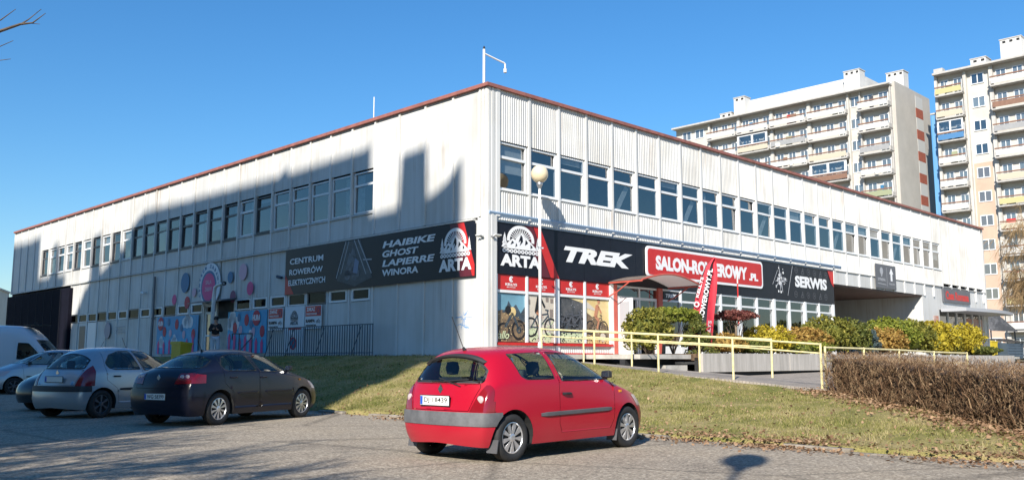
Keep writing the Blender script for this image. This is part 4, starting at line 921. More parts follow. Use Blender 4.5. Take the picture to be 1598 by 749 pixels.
    for ax in (ax1, ax2):
        for s in (1, -1):
            wl_ = MB(); rr = P.get('arch', R_ + .055) + .004; ng = 16
            for yy in (hw*.985 * s, hw*.58 * s):
                wl_.v += [(ax - S + rr*math.cos(a), min(abs(yy), sy(ax + rr*math.cos(a)*.98, max(.23, R_*.98 + rr*math.sin(a)*.98)) - .004)*s if abs(yy) > hw*.7 else yy, R_*.98 + rr*math.sin(a)) for a in np.linspace(-.25, math.pi + .25, ng)]
            wl_.f = [(i, i+1, ng+i+1, ng+i) for i in range(ng-1)] + [tuple(range(ng, 2*ng))]
            wl_.build('wheel_arch', MATS['underbody'], car)
    ty, rim, sp = P['_wm'] if '_wm' in P else P.setdefault('_wm', tuple(mesh_from(n_, q.v, q.f, MATS[m_], True) for n_, q, m_ in zip(('tyre', 'rim', 'wheel_cover'), wheel_meshes(R_, P.get('tw', .175), P.get('style', 'hub')), ('rubber', 'underbody', P.get('rim_mat', 'alloy')))))
    for me_ in (rim, sp): me_.polygons.foreach_set('use_smooth', [False]*len(me_.polygons))
    for ax in (ax1, ax2):
        for s in (1, -1):
            h = bpy.data.objects.new('wheel', ty); h.location = (ax - S, s*(hw - P.get('tw', .175)/2 - .035), R_ - .006); h.rotation_euler = (0, rng.uniform(0, 6), 0 if s > 0 else math.pi)
            link(h, car); inst('rim', rim, h); inst('wheel_cover', sp, h)
    # cabin
    if P.get('cabin', True):
        zb = P.get('seat_z', .45); xs_ = P['seats']
        for i, x in enumerate(xs_):
            for y in (-.36*hw/.82, .36*hw/.82):
                s_ = MB(); s_.box(x - .02 - S, x + .5 - S, y - .24, y + .24, .28, zb); s_.prism([(x + .08 - S, y - .23, zb), (x - .12 - S, y - .21, zb + .56), (x - .22 - S, y - .21, zb + .56), (x - .06 - S, y - .23, zb)], (0, .44, 0))
                s_ = s_.build('seat', MATS['seat_cloth'], car)
                hr = MB(); hr.lathe([(.001, -.09), (.075, -.08), (.095, 0), (.075, .08), (.001, .09)], 12, (x - .19 - S, y, zb + .68), 'z'); hr = hr.build('headrest', MATS['seat_cloth'], s_, True); hr.scale = (1, 1, 1)
        dx = P['dash']; d_ = MB(); d_.prism([(dx - S, -hw*.86, .5), (dx - S, -hw*.86, .84), (dx + .15 - S, -hw*.86, .92), (dx + .55 - S, -hw*.80, .92), (dx + .55 - S, -hw*.8, .5)], (0, hw*1.7, 0)); d_.build('dashboard', MATS['dash'], car)
        st = MB(); st.tube([(dx - .12 - S + .06*math.sin(a), .36 + .18*math.cos(a), .86 + .17*math.sin(a)) for a in np.linspace(0, 2*math.pi, 17)], .014, 6, False); st.build('steering_wheel', MATS['black_plastic'], car)
        for s in (1, -1):
            dc = MB(); dc.box(ax1 + R_*1.25 - S, dx + .3 - S, min(s*hw*.84, s*hw*.88), max(s*hw*.84, s*hw*.88), .28, P.get('card', .86)); dc.build('door_card', MATS['dash'], car)
    # mirrors and handles
    mx_, mz_ = P['mirror']
    for s in (1, -1):
        y = sy(mx_, mz_ - .02); m_ = MB(); c = Vector((mx_ - S, s*(y + .075), mz_ + .04))
        m_.prism([(c.x - .05, c.y - .075, c.z - .05), (c.x - .05, c.y + .07, c.z - .045), (c.x - .05, c.y + .06, c.z + .045), (c.x - .05, c.y - .07, c.z + .055)], (.06, 0, 0))
        m_.prism([(c.x + .01, c.y - .07, c.z - .048), (c.x + .01, c.y + .065, c.z - .042), (c.x + .01, c.y + .055, c.z + .04), (c.x + .01, c.y - .065, c.z + .05)], (.04, 0, -.004)); m_.box(c.x - .02, c.x + .04, min(s*y, c.y), max(s*y, c.y), mz_ - .035, mz_ + .01)
        mo = m_.build('mirror', MATS[P.get('mirror_mat', 'black_plastic')], car)
        md = mo.modifiers.new('b', 'BEVEL'); md.width = .028; md.segments = 3
        gl_ = MB(); gl_.add([(c.x - .0525, c.y - .062, c.z - .04), (c.x - .0525, c.y - .06, c.z + .042), (c.x - .0525, c.y + .048, c.z + .034), (c.x - .0525, c.y + .056, c.z - .034)], [(0,1,2,3)]); gl_.build('mirror_glass', MATS['chrome'], mo)
        for hx, hz in P['handles']:
            y = sy(hx, hz); h_ = MB(); h_.tube([(hx - .09 - S, s*(y + .004), hz), (hx - .05 - S, s*(y + .026), hz), (hx + .05 - S, s*(y + .026), hz), (hx + .09 - S, s*(y + .004), hz - .004)], .017, 6); h_.build('door_handle', MATS[P.get('handle_mat', 'black_plastic')], car)
        for (xa, xb, z, hgt) in P.get('mould', ()):
            b_ = MB(); n = 14; pf = []
            for i in range(n+1):
                x = xa + (xb-xa)*i/n; zz = z + P.get('mould_rise', 0)*i/n; e_ = .3 if i in (0, n) else 1; hh = hgt*(.75 if i in (0, n) else 1)
                pf.append([(x - S, s*(sy(x, zz - hh/2) - .003), zz - hh/2), (x - S, s*(sy(x, zz) + .020*e_), zz - hh*.32), (x - S, s*(sy(x, zz) + .020*e_), zz + hh*.32), (x - S, s*(sy(x, zz + hh/2) - .003), zz + hh/2)])
            b_.v = [p for r in pf for p in r]; b_.f = [((i*4+j), (i*4+j+1), (i*4+j+5), (i*4+j+4)) for i in range(n) for j in range(3)]
            b_.build('side_moulding', MATS[P.get('mould_mat', 'plastic_worn')], car)
    # rear plate, badge, aerial, wiper
    if P.get('plate_z'):
        z = P['plate_z']; py = P.get('plate_y', 0); x = min(rx(py, z - .055), rx(py - .25, z), rx(py + .25, z)) - .012; pb_ = MB(); pb_.box(x - .008 - S, x - S, py - .26, py + .26, z - .057, z + .057)
        po = pb_.build('number_plate', MATS['plate_white'], car); box_obj('plate_band', (x - .0105 - S, x - .0085 - S, py + .215, py + .256, z - .052, z + .052), MATS['plate_blue'], po)
        box_obj('plate_rim', (x - .006 - S, x + .004 - S, py - .27, py + .27, z - .067, z + .067), MATS['black_plastic'], po)
        if plate: text_obj('plate_text', plate, 1, MATS['ink'], po, Matrix.Translation((x - .0095 - S, py + .19, z - .038)) @ Matrix(((0,0,-1,0),(-1,0,0,0),(0,1,0,0),(0,0,0,1))), bold=.008, depth=.0006, fit=(.42, .076))
    if P.get('badge'):
        z = P['badge']; x = rx(0, z); b_ = MB(); b_.prism([(x - .004 - S, 0, z - .06), (x - .004 - S, .045, z), (x - .004 - S, 0, z + .06), (x - .004 - S, -.045, z)], (-.012, 0, 0)); b_.build('badge', MATS['chrome'], car)
    if P.get('aerial'):
        x, l = P['aerial']; z = bvh.ray_cast(Vector((x, 0, 3)), Vector((0, 0, -1)))[0].z; a_ = MB(); a_.tube([(x - S, 0, z - .01), (x - .03 - S, 0, z + .035)], [.03, .016], 8); a_.tube([(x - .03 - S, 0, z + .03), (x - .03 - l*.42 - S, 0, z + l*.85)], .0055, 5); a_.build('aerial', MATS['black_plastic'], car)
    if P.get('wiper'):
        (y0_, z0_), (y1_, z1_) = P['wiper']; w_ = MB(); pts = []
        for i in range(7):
            y = y0_ + (y1_-y0_)*i/6; z = z0_ + (z1_-z0_)*i/6; pts.append((rx(y, z) - .022 - S, y, z))
        w_.tube(pts, .009, 5); w_.tube([(pts[3][0] - .01, pts[3][1] - .1, pts[3][2] - .07), (pts[3][0] - .01, pts[3][1] + .28, pts[3][2] + .03)], .007, 4); w_.build('rear_wiper', MATS['black_plastic'], car)
    if P.get('spoiler'):
        x0_, z0_, yw = P['spoiler']; s_ = MB(); n = 12; a = []; b = []; c_ = []
        for i in range(n+1):
            y = -yw + 2*yw*i/n; zz = bvh.ray_cast(Vector((x0_ + .14, y, 3)), Vector((0, 0, -1)))[0].z; cr = (y/yw)**2
            a.append((x0_ + .16 - S, y, zz + .004)); b.append((x0_ + .005 + .05*cr - S, y, zz - .022 - .01*cr)); c_.append((x0_ + .05 + .05*cr - S, y, zz - .05 - .01*cr))
        m_ = n+1; s_.v = a + b + c_; s_.f = [(i, i+1, m_+i+1, m_+i) for i in range(n)] + [(m_+i, m_+i+1, 2*m_+i+1, 2*m_+i) for i in range(n)]; s_.build('roof_spoiler', MATS[P.get('spoiler_mat', 'black_plastic')], car, True)
    for s in ((1, -1) if P.get('flaps') else ()):
        for ax in (ax1, ax2):
            f_ = MB(); f_.prism([(ax - R_*.98 - S, s*(hw - .19), R_*.95), (ax - R_*.98 - S, s*(hw - .02), R_*.95), (ax - R_*1.08 - S, s*(hw - .02), .12), (ax - R_*1.08 - S, s*(hw - .19), .12)], (-.012, 0, 0)); f_.build('mud_flap', MATS['grey_plastic'], car)
    for s in (1, -1):
        if P.get('indicator'): x, z = P['indicator']; y = sy(x, z); box_obj('side_indicator', (x - .03 - S, x + .03 - S, min(s*y, s*(y + .012)), max(s*y, s*(y + .012)), z - .016, z + .016), MATS['lamp_amber'], car)
        if tl:
            for (y, z, r, m_) in P.get('tail_clear', ()):
                x = rx(y, z); t_ = MB(); t_.lathe([(.001, -.016), (r*.7, -.013), (r, -.006), (r, .02)], 16, (x - S, s*y, z), 'x'); t_.build('tail_lens', MATS[m_], car, True)
    P['_fn'] = (sy, rx, S); bm.free()
    return car

CLIO = dict(lv=3, glass_x=.325, L=3.78, W=1.64, H=1.42, r=.292, axles=(.575, 3.045), cols=[
    dict(x=(.16, .11, .10, .17), y=(.80, .88, .91, .87), belt=.93, e=(.11, .60, .945), g=(.06, .955)),
    dict(x=(.42, .40, .38, .44), y=(.93, .975, .985, .945), belt=.95, e=(.37, .72, 1.355), g=(.275, 1.41)),
    dict(x=.95, y=(.95, .985, 1.0, .965), belt=.955, e=(.95, .745, 1.395), g=(.95, 1.445)),
    dict(x=1.60, y=(.95, .985, 1.0, .965), belt=.945, e=(1.6, .745, 1.40), g=(1.6, 1.45)),
    dict(x=(2.15, 2.15, 2.15, 2.2), belt=.94, e=(2.08, .715, 1.36), g=(2.02, 1.42)),
    dict(x=(2.72, 2.72, 2.72, 2.74), y=(.94, .985, 1.0, .94), belt=.90, e=(2.78, .80, .945), g=(2.92, .985)),
    dict(x=(3.2, 3.2, 3.2, 3.2), y=(.93, .98, .985, .90), belt=.80, e=(3.2, .72, .855), g=(3.26, .905)),
    dict(x=(3.50, 3.54, 3.56, 3.50), y=(.80, .84, .84, .78), belt=.70, z=(.2, .34, .52, .69), e=(3.60, .58, .72), g=(3.72, .76))],
    rear=[(.62, -.01), (.42, -.035), (.24, .02)], front=[(.56, 3.80), (.36, 3.82), (.22, 3.74)],
    wins=[[(.66, 1.315), (1.325, 1.345), (1.40, .985), (.84, .985), (.745, 1.03)], [(1.425, 1.345), (1.98, 1.325), (2.12, 1.28), (2.66, .985), (2.62, .965), (1.52, .965)]],
    doors=[[(1.385, 1.375), (1.46, .97), (1.44, .42), (1.50, .30), (2.58, .30), (2.66, .42), (2.73, .96), (2.16, 1.305), (2.02, 1.36)]],
    rear_glass=[(-.625, .95), (.625, .95), (.555, 1.31), (.42, 1.355), (-.42, 1.355), (-.555, 1.31)], rear_lim=.75,
    tailgate=[(-.585, .945), (.585, .945), (.60, .90), (.50, .615), (-.50, .615), (-.60, .90)],
    tail=[(.515, .612), (.90, .612), (.90, .80), (.90, .93), (.655, .93), (.62, .86)], tail_side=.26, tail_clear=[(.635, .755, .05, 'lamp_clear')],
    windscreen=[(-.62, .985), (.62, .985), (.50, 1.345), (-.50, 1.345)], head=[(.42, .56), (.74, .58), (.74, .74), (.45, .72)],
    bumper=(.44, .602), bumper_x=.36, strip_mat='plastic_worn', seats=(1.62, .82), dash=2.32, mirror=(2.52, 1.0), handles=((1.60, .80),), mould=((1.06, 2.60, .545, .06),), mould_rise=.02, mould_mat='grey_plastic',
    plate_z=.735, plate_y=.05, badge=.875, aerial=(.50, .5), wiper=((-.02, .97), (-.42, 1.0)), spoiler=(.245, 1.38, .52), flaps=True, indicator=(2.86, .80), style='hub', tw=.17)
LEON = dict(glass_x=.84, L=4.18, W=1.74, H=1.45, r=.312, axles=(.80, 3.31), cols=[
    dict(x=(.16, .10, .08, .16), y=(.80, .88, .90, .84), belt=.98, e=(.10, .58, 1.02), g=(.05, 1.035)),
    dict(x=(.50, .48, .48, .52), y=(.93, .98, .985, .93), belt=1.0, e=(.52, .66, 1.10), g=(.36, 1.12)),
    dict(x=(.95, .95, .95, .98), belt=.99, e=(.98, .64, 1.36), g=(.80, 1.40)),
    dict(x=1.75, belt=.97, e=(1.75, .66, 1.405), g=(1.7, 1.475)),
    dict(x=(2.35, 2.35, 2.35, 2.4), belt=.955, e=(2.3, .645, 1.375), g=(2.25, 1.45)),
    dict(x=(3.0, 3.0, 3.0, 3.02), y=(.94, .985, 1.0, .94), belt=.92, e=(3.1, .80, .965), g=(3.22, 1.0)),
    dict(x=3.5, y=(.93, .98, .985, .90), belt=.84, e=(3.5, .72, .885), g=(3.55, .925)),
    dict(x=(3.86, 3.92, 3.94, 3.88), y=(.80, .84, .84, .78), belt=.72, z=(.2, .34, .52, .70), e=(3.98, .58, .745), g=(4.10, .785))],
    rear=[(.70, -.02), (.42, -.04), (.24, .03)], front=[(.58, 4.18), (.36, 4.20), (.22, 4.12)],
    wins=[[(.92, 1.14), (1.06, 1.29), (1.30, 1.345), (1.68, 1.36), (1.86, 1.015), (1.0, 1.02), (.93, 1.06)], [(1.78, 1.36), (2.2, 1.345), (2.4, 1.28), (2.95, .99), (1.94, .99)]],
    doors=[[(1.0, 1.39), (1.72, 1.395), (1.90, .98), (1.88, .30), (1.2, .30), (1.13, .62), (.92, .78), (.88, 1.05)], [(1.735, 1.395), (2.3, 1.37), (3.02, .96), (2.96, .42), (2.90, .30), (1.895, .30), (1.915, .98)]],
    rear_glass=[(-.64, 1.075), (.64, 1.075), (.49, 1.345), (-.49, 1.345)], rear_lim=1.2, tailgate=[(-.62, 1.08), (.62, 1.08), (.60, .70), (-.60, .70)],
    tail=[(.40, .78), (.90, .80), (.90, .93), (.66, .985), (.44, .985)], tail_side=.46, tail_clear=[(.60, .91, .05, 'lamp_clear'), (.50, .91, .045, 'lamp_clear')],
    windscreen=[(-.64, 1.02), (.64, 1.02), (.50, 1.375), (-.50, 1.375)], head=[(.45, .60), (.78, .62), (.78, .78), (.48, .75)],
    bumper=(.55, .68), bumper_x=.36, seats=(1.95, 1.1), dash=2.65, mirror=(2.82, 1.02), handles=((1.15, .90), (2.02, .89)), mould=((2.05, 2.95, .60, .05), (1.25, 1.85, .59, .05)), mould_mat='paint_graphite',
    handle_mat='paint_graphite', mirror_mat='paint_graphite', plate_z=.55, badge=.90, aerial=(1.15, .25), indicator=(3.2, .82), style='multi', tw=.19)
C3 = dict(glass_x=.50, L=3.85, W=1.67, H=1.52, r=.30, axles=(.62, 3.08), cols=[
    dict(x=(.16, .10, .10, .18), y=(.80, .88, .90, .84), belt=.98, e=(.14, .58, 1.0), g=(.09, 1.01)),
    dict(x=(.46, .44, .44, .50), y=(.93, .975, .985, .93), belt=1.0, e=(.56, .62, 1.40), g=(.44, 1.46)),
    dict(x=1.0, belt=.99, e=(1.0, .64, 1.48), g=(1.0, 1.545)),
    dict(x=1.7, belt=.97, e=(1.7, .64, 1.49), g=(1.7, 1.56)),
    dict(x=(2.2, 2.2, 2.2, 2.25), belt=.95, e=(2.15, .62, 1.43), g=(2.1, 1.51)),
    dict(x=(2.85, 2.85, 2.85, 2.87), y=(.94, .985, 1.0, .94), belt=.92, e=(2.95, .78, .98), g=(3.08, 1.02)),
    dict(x=3.3, y=(.93, .98, .985, .89), belt=.83, e=(3.3, .70, .89), g=(3.36, .93)),
    dict(x=(3.58, 3.62, 3.64, 3.58), y=(.80, .84, .84, .78), belt=.70, z=(.2, .34, .52, .69), e=(3.68, .58, .74), g=(3.78, .79))],
    rear=[(.68, -.01), (.42, -.04), (.24, .02)], front=[(.58, 3.86), (.36, 3.88), (.22, 3.80)],
    wins=[[(.74, 1.16), (.92, 1.34), (1.2, 1.42), (1.52, 1.435), (1.66, 1.02), (.9, 1.02), (.78, 1.06)], [(1.60, 1.435), (2.0, 1.42), (2.2, 1.36), (2.78, 1.0), (1.74, 1.0)]],
    doors=[[(.78, 1.40), (1.54, 1.47), (1.70, 1.0), (1.68, .30), (1.05, .30), (.98, .62), (.72, .80), (.70, 1.1)], [(1.56, 1.47), (2.15, 1.44), (2.86, .97), (2.80, .42), (2.74, .30), (1.695, .30), (1.715, 1.0)]],
    rear_glass=[(-.60, 1.03), (.60, 1.03), (.48, 1.38), (-.48, 1.38)], rear_lim=.95, tailgate=[(-.60, 1.02), (.60, 1.02), (.56, .70), (-.56, .70)],
    tail=[(.57, .68), (.92, .68), (.92, 1.04), (.66, 1.20), (.63, 1.03)], tail_side=.45, windscreen=[(-.62, 1.04), (.62, 1.04), (.48, 1.44), (-.48, 1.44)], head=[(.45, .60), (.76, .62), (.76, .80), (.5, .78)],
    bumper=(.56, .68), bumper_x=.34, strip_mat='black_plastic', seats=(1.75, .95), dash=2.45, mirror=(2.66, 1.03), handles=((.98, .88), (1.85, .87)), mould=((1.05, 2.75, .60, .06),), mould_mat='black_plastic', plate_z=.82, badge=.955, aerial=(1.95, .3), style='plain', rim_mat='grey_plastic', tw=.18)
MPV = dict(C3, L=4.25, W=1.74, H=1.60, axles=(.70, 3.40), _x=1); MPV.pop('_wm', None)
def stretch(P, L, Wd, H):
    k = L / P['L']; h = H / P['H']; Q = dict(P); Q.pop('_wm', None); Q.pop('_fn', None)
    Q.update(L=L, W=Wd, H=H)
    fz = lambda z: .2 + (z - .2)*h if z > .2 else z
    Q['cols'] = [dict(c, x=tuple(v*k for v in c['x']) if isinstance(c['x'], tuple) else c['x']*k, belt=fz(c['belt']), e=(c['e'][0]*k, c['e'][1], fz(c['e'][2])), g=(c['g'][0]*k, fz(c['g'][1]))) for c in P['cols']]
    for n in ('rear', 'front'): Q[n] = [(fz(z), x*k) for z, x in P[n]]
    for n in ('wins', 'doors'): Q[n] = [[(x*k, fz(z)) for x, z in w] for w in P[n]]
    for n in ('rear_glass', 'tailgate', 'tail', 'windscreen', 'head'): Q[n] = [(y*Wd/P['W'], fz(z)) for y, z in P[n]]
    Q['axles'] = tuple(a*k for a in P['axles']); Q['mirror'] = (P['mirror'][0]*k, fz(P['mirror'][1])); Q['handles'] = tuple((x*k, fz(z)) for x, z in P['handles']); Q['mould'] = tuple((a*k, b*k, fz(z), w) for a, b, z, w in P['mould']); Q['seats'] = tuple(s*k for s in P['seats']); Q['dash'] = P['dash']*k
    Q['bumper'] = tuple(fz(z) for z in P['bumper']); Q['plate_z'] = fz(P['plate_z']); Q['badge'] = fz(P['badge']); Q['tail_side'] = P['tail_side']*k; Q['rear_lim'] = P['rear_lim']*k
    return Q
def at_wheel(P, p, heading):
    """middle of the car when its rear right wheel stands at ground point p"""
    h = R(heading); f = Vector((math.sin(h), math.cos(h), 0)); r = Vector((math.cos(h), -math.sin(h), 0))
    return Vector((p[0], p[1], 0)) + f*(P['L']/2 - P['axles'][0]) - r*(P['W']/2 - .09)
build_car(CLIO, at_wheel(CLIO, (-.02, 11.35), 42), 42, 'red three-door hatchback with grey bumper strip, parked nose to the grass', 'paint_red', 'DJ·18439')
build_car(LEON, at_wheel(LEON, (-5.65, 17.5), 25), 25, 'dark graphite five-door hatchback parked left of the red car', 'paint_graphite', 'WG 58399')
build_car(C3, at_wheel(C3, (-8.85, 19.6), 24), 24, 'silver rounded hatchback with black bumper strip beside the graphite car', 'paint_silver')
C3B = stretch(C3, 3.95, 1.68, 1.47); build_car(C3B, (-10.85, 23.7, 0), 24 + 180, 'black hatchback half hidden behind the silver hatchback', 'paint_black')
MP = stretch(C3, 4.3, 1.75, 1.60); build_car(MP, (-17.4, 34, 0), 228, 'pale silver compact car at the left edge in front of the white van', 'paint_silver')
# panel van
VAN = dict(C3, name='white_van', cat='van', L=5.2, W=1.98, H=2.72, r=.33, axles=(1.0, 4.15), cols=[
    dict(x=(.10, .05, .05, .08), y=(.90, .95, .97, .97), belt=1.20, e=(.12, .86, 2.2), g=(.10, 2.24)),
    dict(x=.5, y=(.95, .98, 1, .99), belt=1.20, e=(.5, .86, 2.24), g=(.5, 2.32)),
    dict(x=2.0, belt=1.20, y=(.95, .985, 1, .985), e=(2.0, .86, 2.25), g=(2.0, 2.33)),
    dict(x=3.0, belt=1.20, y=(.95, .985, 1, .985), e=(3.0, .85, 2.23), g=(3.0, 2.31)),
    dict(x=(3.5, 3.5, 3.5, 3.6), belt=1.20, y=(.95, .985, 1, .975), e=(3.45, .80, 2.12), g=(3.45, 2.22)),
    dict(x=(4.25, 4.25, 4.25, 4.3), y=(.95, .985, 1.0, .94), belt=1.14, e=(4.35, .82, 1.22), g=(4.5, 1.27)),
    dict(x=4.7, y=(.93, .98, .985, .88), belt=1.0, e=(4.75, .70, 1.06), g=(4.82, 1.10)),
    dict(x=(4.98, 5.0, 5.02, 4.98), y=(.82, .86, .86, .80), belt=.78, z=(.2, .34, .56, .80), e=(5.06, .6, .86), g=(5.14, .9))],
    rear=[(.7, .0), (.42, -.02), (.24, .03)], front=[(.62, 5.2), (.38, 5.22), (.22, 5.14)],
    wins=[[(3.12, 1.95), (3.55, 1.93), (4.18, 1.30), (4.12, 1.24), (3.12, 1.24)]], doors=[[(3.02, 2.05), (3.55, 2.05), (4.3, 1.2), (4.25, .5), (4.1, .3), (3.0, .3)]],
    rear_glass=None, tailgate=None, tail=[(.84, .8), (1.05, .8), (1.05, 1.3), (.84, 1.3)], tail_side=.2, rear_lim=.3, windscreen=[(-.80, 1.32), (.80, 1.32), (.68, 2.08), (-.68, 2.08)], head=[(.5, .72), (.86, .76), (.86, 1.0), (.55, .96)],
    bumper=(.42, .5), bumper_x=.2, seats=(3.2,), seat_z=.85, dash=3.85, card=1.1, mirror=(3.95, 1.3), handles=((3.15, 1.05),), mould=((1.4, 3.7, .62, .1),), plate_z=.6, badge=None, aerial=None); VAN.pop('_wm', None); VAN.pop('_fn', None)
v = build_car(VAN, (-22.0, 40, 0), 84, 'white high-roofed panel van in front of the dark navy wall', 'paint_white', group=None)
rk = MB(); rk.box(.5, 1.3, -.5, .5, 2.73, 2.77); rk.box(.9, 1.0, -.35, -.2, 2.77, 2.87); rk.build('roof_rack', MATS['black_plastic'], v)
# ------------------------------------------------------------ tower blocks behind
mat('render_cream', (.52, .495, .445), .85, var=.12, vscale=.4); mat('render_white', (.58, .57, .54), .85, var=.1, vscale=.5); mat('render_grey', (.45, .42, .37), .85, var=.1, vscale=.3); mat('render_peach', (.50, .36, .27), .85, var=.1, vscale=.5)
mat('slab_grey', (.45, .43, .40), .85, var=.15); mat('rail_white', (.55, .54, .51), .7, var=.1); mat('rail_grey', (.30, .30, .30), .7, var=.1); mat('rail_brown', (.22, .12, .08), .7, var=.15); mat('rail_yellow', (.46, .41, .20), .7); mat('rail_beige', (.48, .42, .32), .7); mat('rail_blue', (.06, .18, .36), .6); mat('rail_green', (.28, .30, .18), .7); mat('brick_red', (.33, .09, .05), .8, var=.15); mat('blue_wall', (.12, .30, .55), .8, var=.08, vscale=.4); mat('panel_lgrey', (.50, .50, .47), .8)
ws_b = MB().box(0, 1, -.02, .06, 0, 1); wfm = mesh_from('window', *(lambda q: (q.v, q.f))(MB().box(0, .06, -.05, .05, 0, 1).box(.94, 1, -.05, .05, 0, 1).box(.06, .94, -.05, .05, 0, .07).box(.06, .94, -.05, .05, .93, 1).box(.47, .53, -.05, .05, .07, .93)), MATS['frame_white'])
wpm = mesh_from('pane', [(.05, 0, .05), (.95, 0, .05), (.95, 0, .95), (.05, 0, .95)], [(0,1,2,3)], MATS['pane_glass'])
wbk = mesh_from('blind', [(.05, .05, .05), (.95, .05, .05), (.95, .05, .95), (.05, .05, .95)], [(0,1,2,3)], MATS['interior']); wbk2 = mesh_from('blind', [(.05, .05, .05), (.95, .05, .05), (.95, .05, .95), (.05, .05, .95)], [(0,1,2,3)], MATS['blind'])
def bwin(par, s, z, w, h, off=0, pale=False):
    o = inst('window', wfm, par, (-.03 - off, s, z), -math.pi/2, (w, 1, h)); inst('pane', wpm, o); inst('blind', wbk2 if pale else wbk, o)
slab_m = mesh_from('balcony', *(lambda q: (q.v, q.f))(MB().box(0, 1, -1.25, 0, -.16, 0).box(-.02, .02, -1.22, 0, 0, .55).box(.98, 1.02, -1.22, 0, 0, .55).box(-.02, .02, -.45, 0, .55, 2.75).box(.98, 1.02, -.45, 0, .55, 2.75)), MATS['slab_grey'])
rail_m = {k: mesh_from('railing', *(lambda q: (q.v, q.f))(MB().box(.02, .98, -1.28, -1.22, .16, .84)), MATS[k]) for k in ('rail_white', 'rail_grey', 'rail_brown', 'rail_yellow', 'rail_beige', 'rail_blue', 'rail_green')}
hand_m = mesh_from('handrail', *(lambda q: (q.v, q.f))(MB().box(0, 1, -1.34, -1.19, .93, 1.08)), MATS['rail_brown'])
bk = random.Random(21)
clut = [mesh_from('belongings', *(lambda q: (q.v, q.f))(MB().box(0, 1, -.1, .1, .02, 1)), MATS[m_]) for m_ in ('rail_brown', 'rail_green', 'sign_red', 'blind', 'rail_grey', 'mural_teal', 'frame_dark')]
def balcony(par, s0, w, z, col, glazed=False):
    o = inst('balcony', slab_m, par, (-.02, s0 + w, z), -math.pi/2, (w, 1, 1)); inst('railing', rail_m[col], o); inst('handrail', hand_m, o)
    n = 2 if w < 4.5 else 3
    for i in range(n):
        ww = min(1.5, w/n*.62); bwin(par, s0 + (i + .5)*w/n + ww/2, z + (.05 if i == 0 else .85), ww, 2.1 if i == 0 else 1.3, 0, bk.random() < .4)
    for _ in range(bk.choice([0, 0, 1, 2])):
        x_ = bk.uniform(.08, .7); w_ = bk.uniform(.08, .2); inst('belongings', clut[bk.randrange(len(clut))], o, (x_, -bk.uniform(.3, 1.1), 0), sc=(w_, 1, bk.uniform(.7, 1.7)))
    if glazed:
        g_ = inst('glazing', wfm, o, (.02, -1.24, 1.1), sc=(.96, 1, 1.45)); inst('pane', wpm, g_)
ST = 2.98
def chimney(par, x0, x1, y0, y1, z0, z1):
    c = box_obj('chimney', (x0, x1, y0, y1, z0, z1), MATS['render_white'], par); box_obj('chimney_cap', (x0 - .08, x1 + .08, y0 - .08, y1 + .08, z1 + .002, z1 + .12), MATS['slab_grey'], c)
    n = max(2, int((y1 - y0)/.7))
    for i in range(n): box_obj('flue', (x0 - .02, x0 - .003, y0 + .15 + i*(y1-y0)/n, y0 + .15 + (i+.45)*(y1-y0)/n, z1 - .45, z1 - .15), MATS['shadow_gap'], c)
dish = MB(); dish.lathe([(.001, .02), (.18, .05), (.34, .14), (.36, .15)], 14, axis='x'); dish_m = mesh_from('satellite_dish', [( -x, y, z) for x, y, z in dish.v], dish.f, MATS['rail_white'])
# block A
A = thing('apartment_block', W(95.3, 24.2), ROT, 'tall cream apartment block with red balconies and plain grey gable, left of the two towers', 'building', 'tower blocks')
ez = 36.5
box_obj('wall', (0, 11.6, .3, 34, -1, ez), MATS['render_cream'], A); box_obj('gable', (-.05, 11.7, -.05, .299, -1, ez + .5), MATS['render_grey'], A)
box_obj('eaves', (-1.3, 11.6, .3, 34, ez - .02, ez + .22), MATS['slab_grey'], A); box_obj('attic', (3.2, 8.5, 5.5, 25.5, ez + .23, ez + 3.3), MATS['render_white'], A)
for i, (x0, y0, y1, z1) in enumerate(((1.6, 5.2, 7.4, 3.7), (5.5, .9, 3.2, 3.4), (1.6, 22.8, 24.6, 3.6), (1.6, 25.1, 27.0, 1.6))): chimney(A, x0, x0 + 1.7, y0, y1, ez + .23, ez + z1)
for i in range(8):
    z = ez - .7 - 2.35 - i*ST
    if z > 0:
        box_obj('gable_panel', (6.6, 9.0, -.09, -.051, z, z + 1.3), MATS['brick_red'], A); box_obj('gable_panel', (6.6, 9.0, -.085, -.051, z + 1.31, z + 2.96), MATS['panel_lgrey'], A)
bays = [(.5, 4.0), (6.2, 5.4), (11.9, 5.4), (17.6, 5.0), (22.9, 4.8)]
pal = ['rail_white', 'rail_white', 'rail_beige', 'rail_grey', 'rail_brown', 'rail_white']
for i in range(9):
    z = ez - 2.75 - i*ST
    if z < 2: break
    for j, (s0, w) in enumerate(bays):
        balcony(A, s0, w, z, bk.choice(pal) if not (j == 0 and i == 4) else 'rail_green', glazed=(j, i) in ((1, 3), (3, 1)))
    bwin(A, 6.0, z + .85, 1.3, 1.4); bwin(A, 30.5, z + .85, 1.6, 1.4); bwin(A, 32.8, z + .85, 1.6, 1.4)
for yy in (6.1, 11.75, 17.45, 22.75, 27.8): box_obj('pier', (-.5, 0, yy - .12, yy + .12, 2, ez - .03), MATS['render_cream'], A)
for s_, z_ in ((2.2, 25.2), (8.4, 22.3), (14.1, 28.2), (16.0, 31.1), (20.2, 28.1)): inst('satellite_dish', dish_m, A, (-1.45, s_, z_), .4)
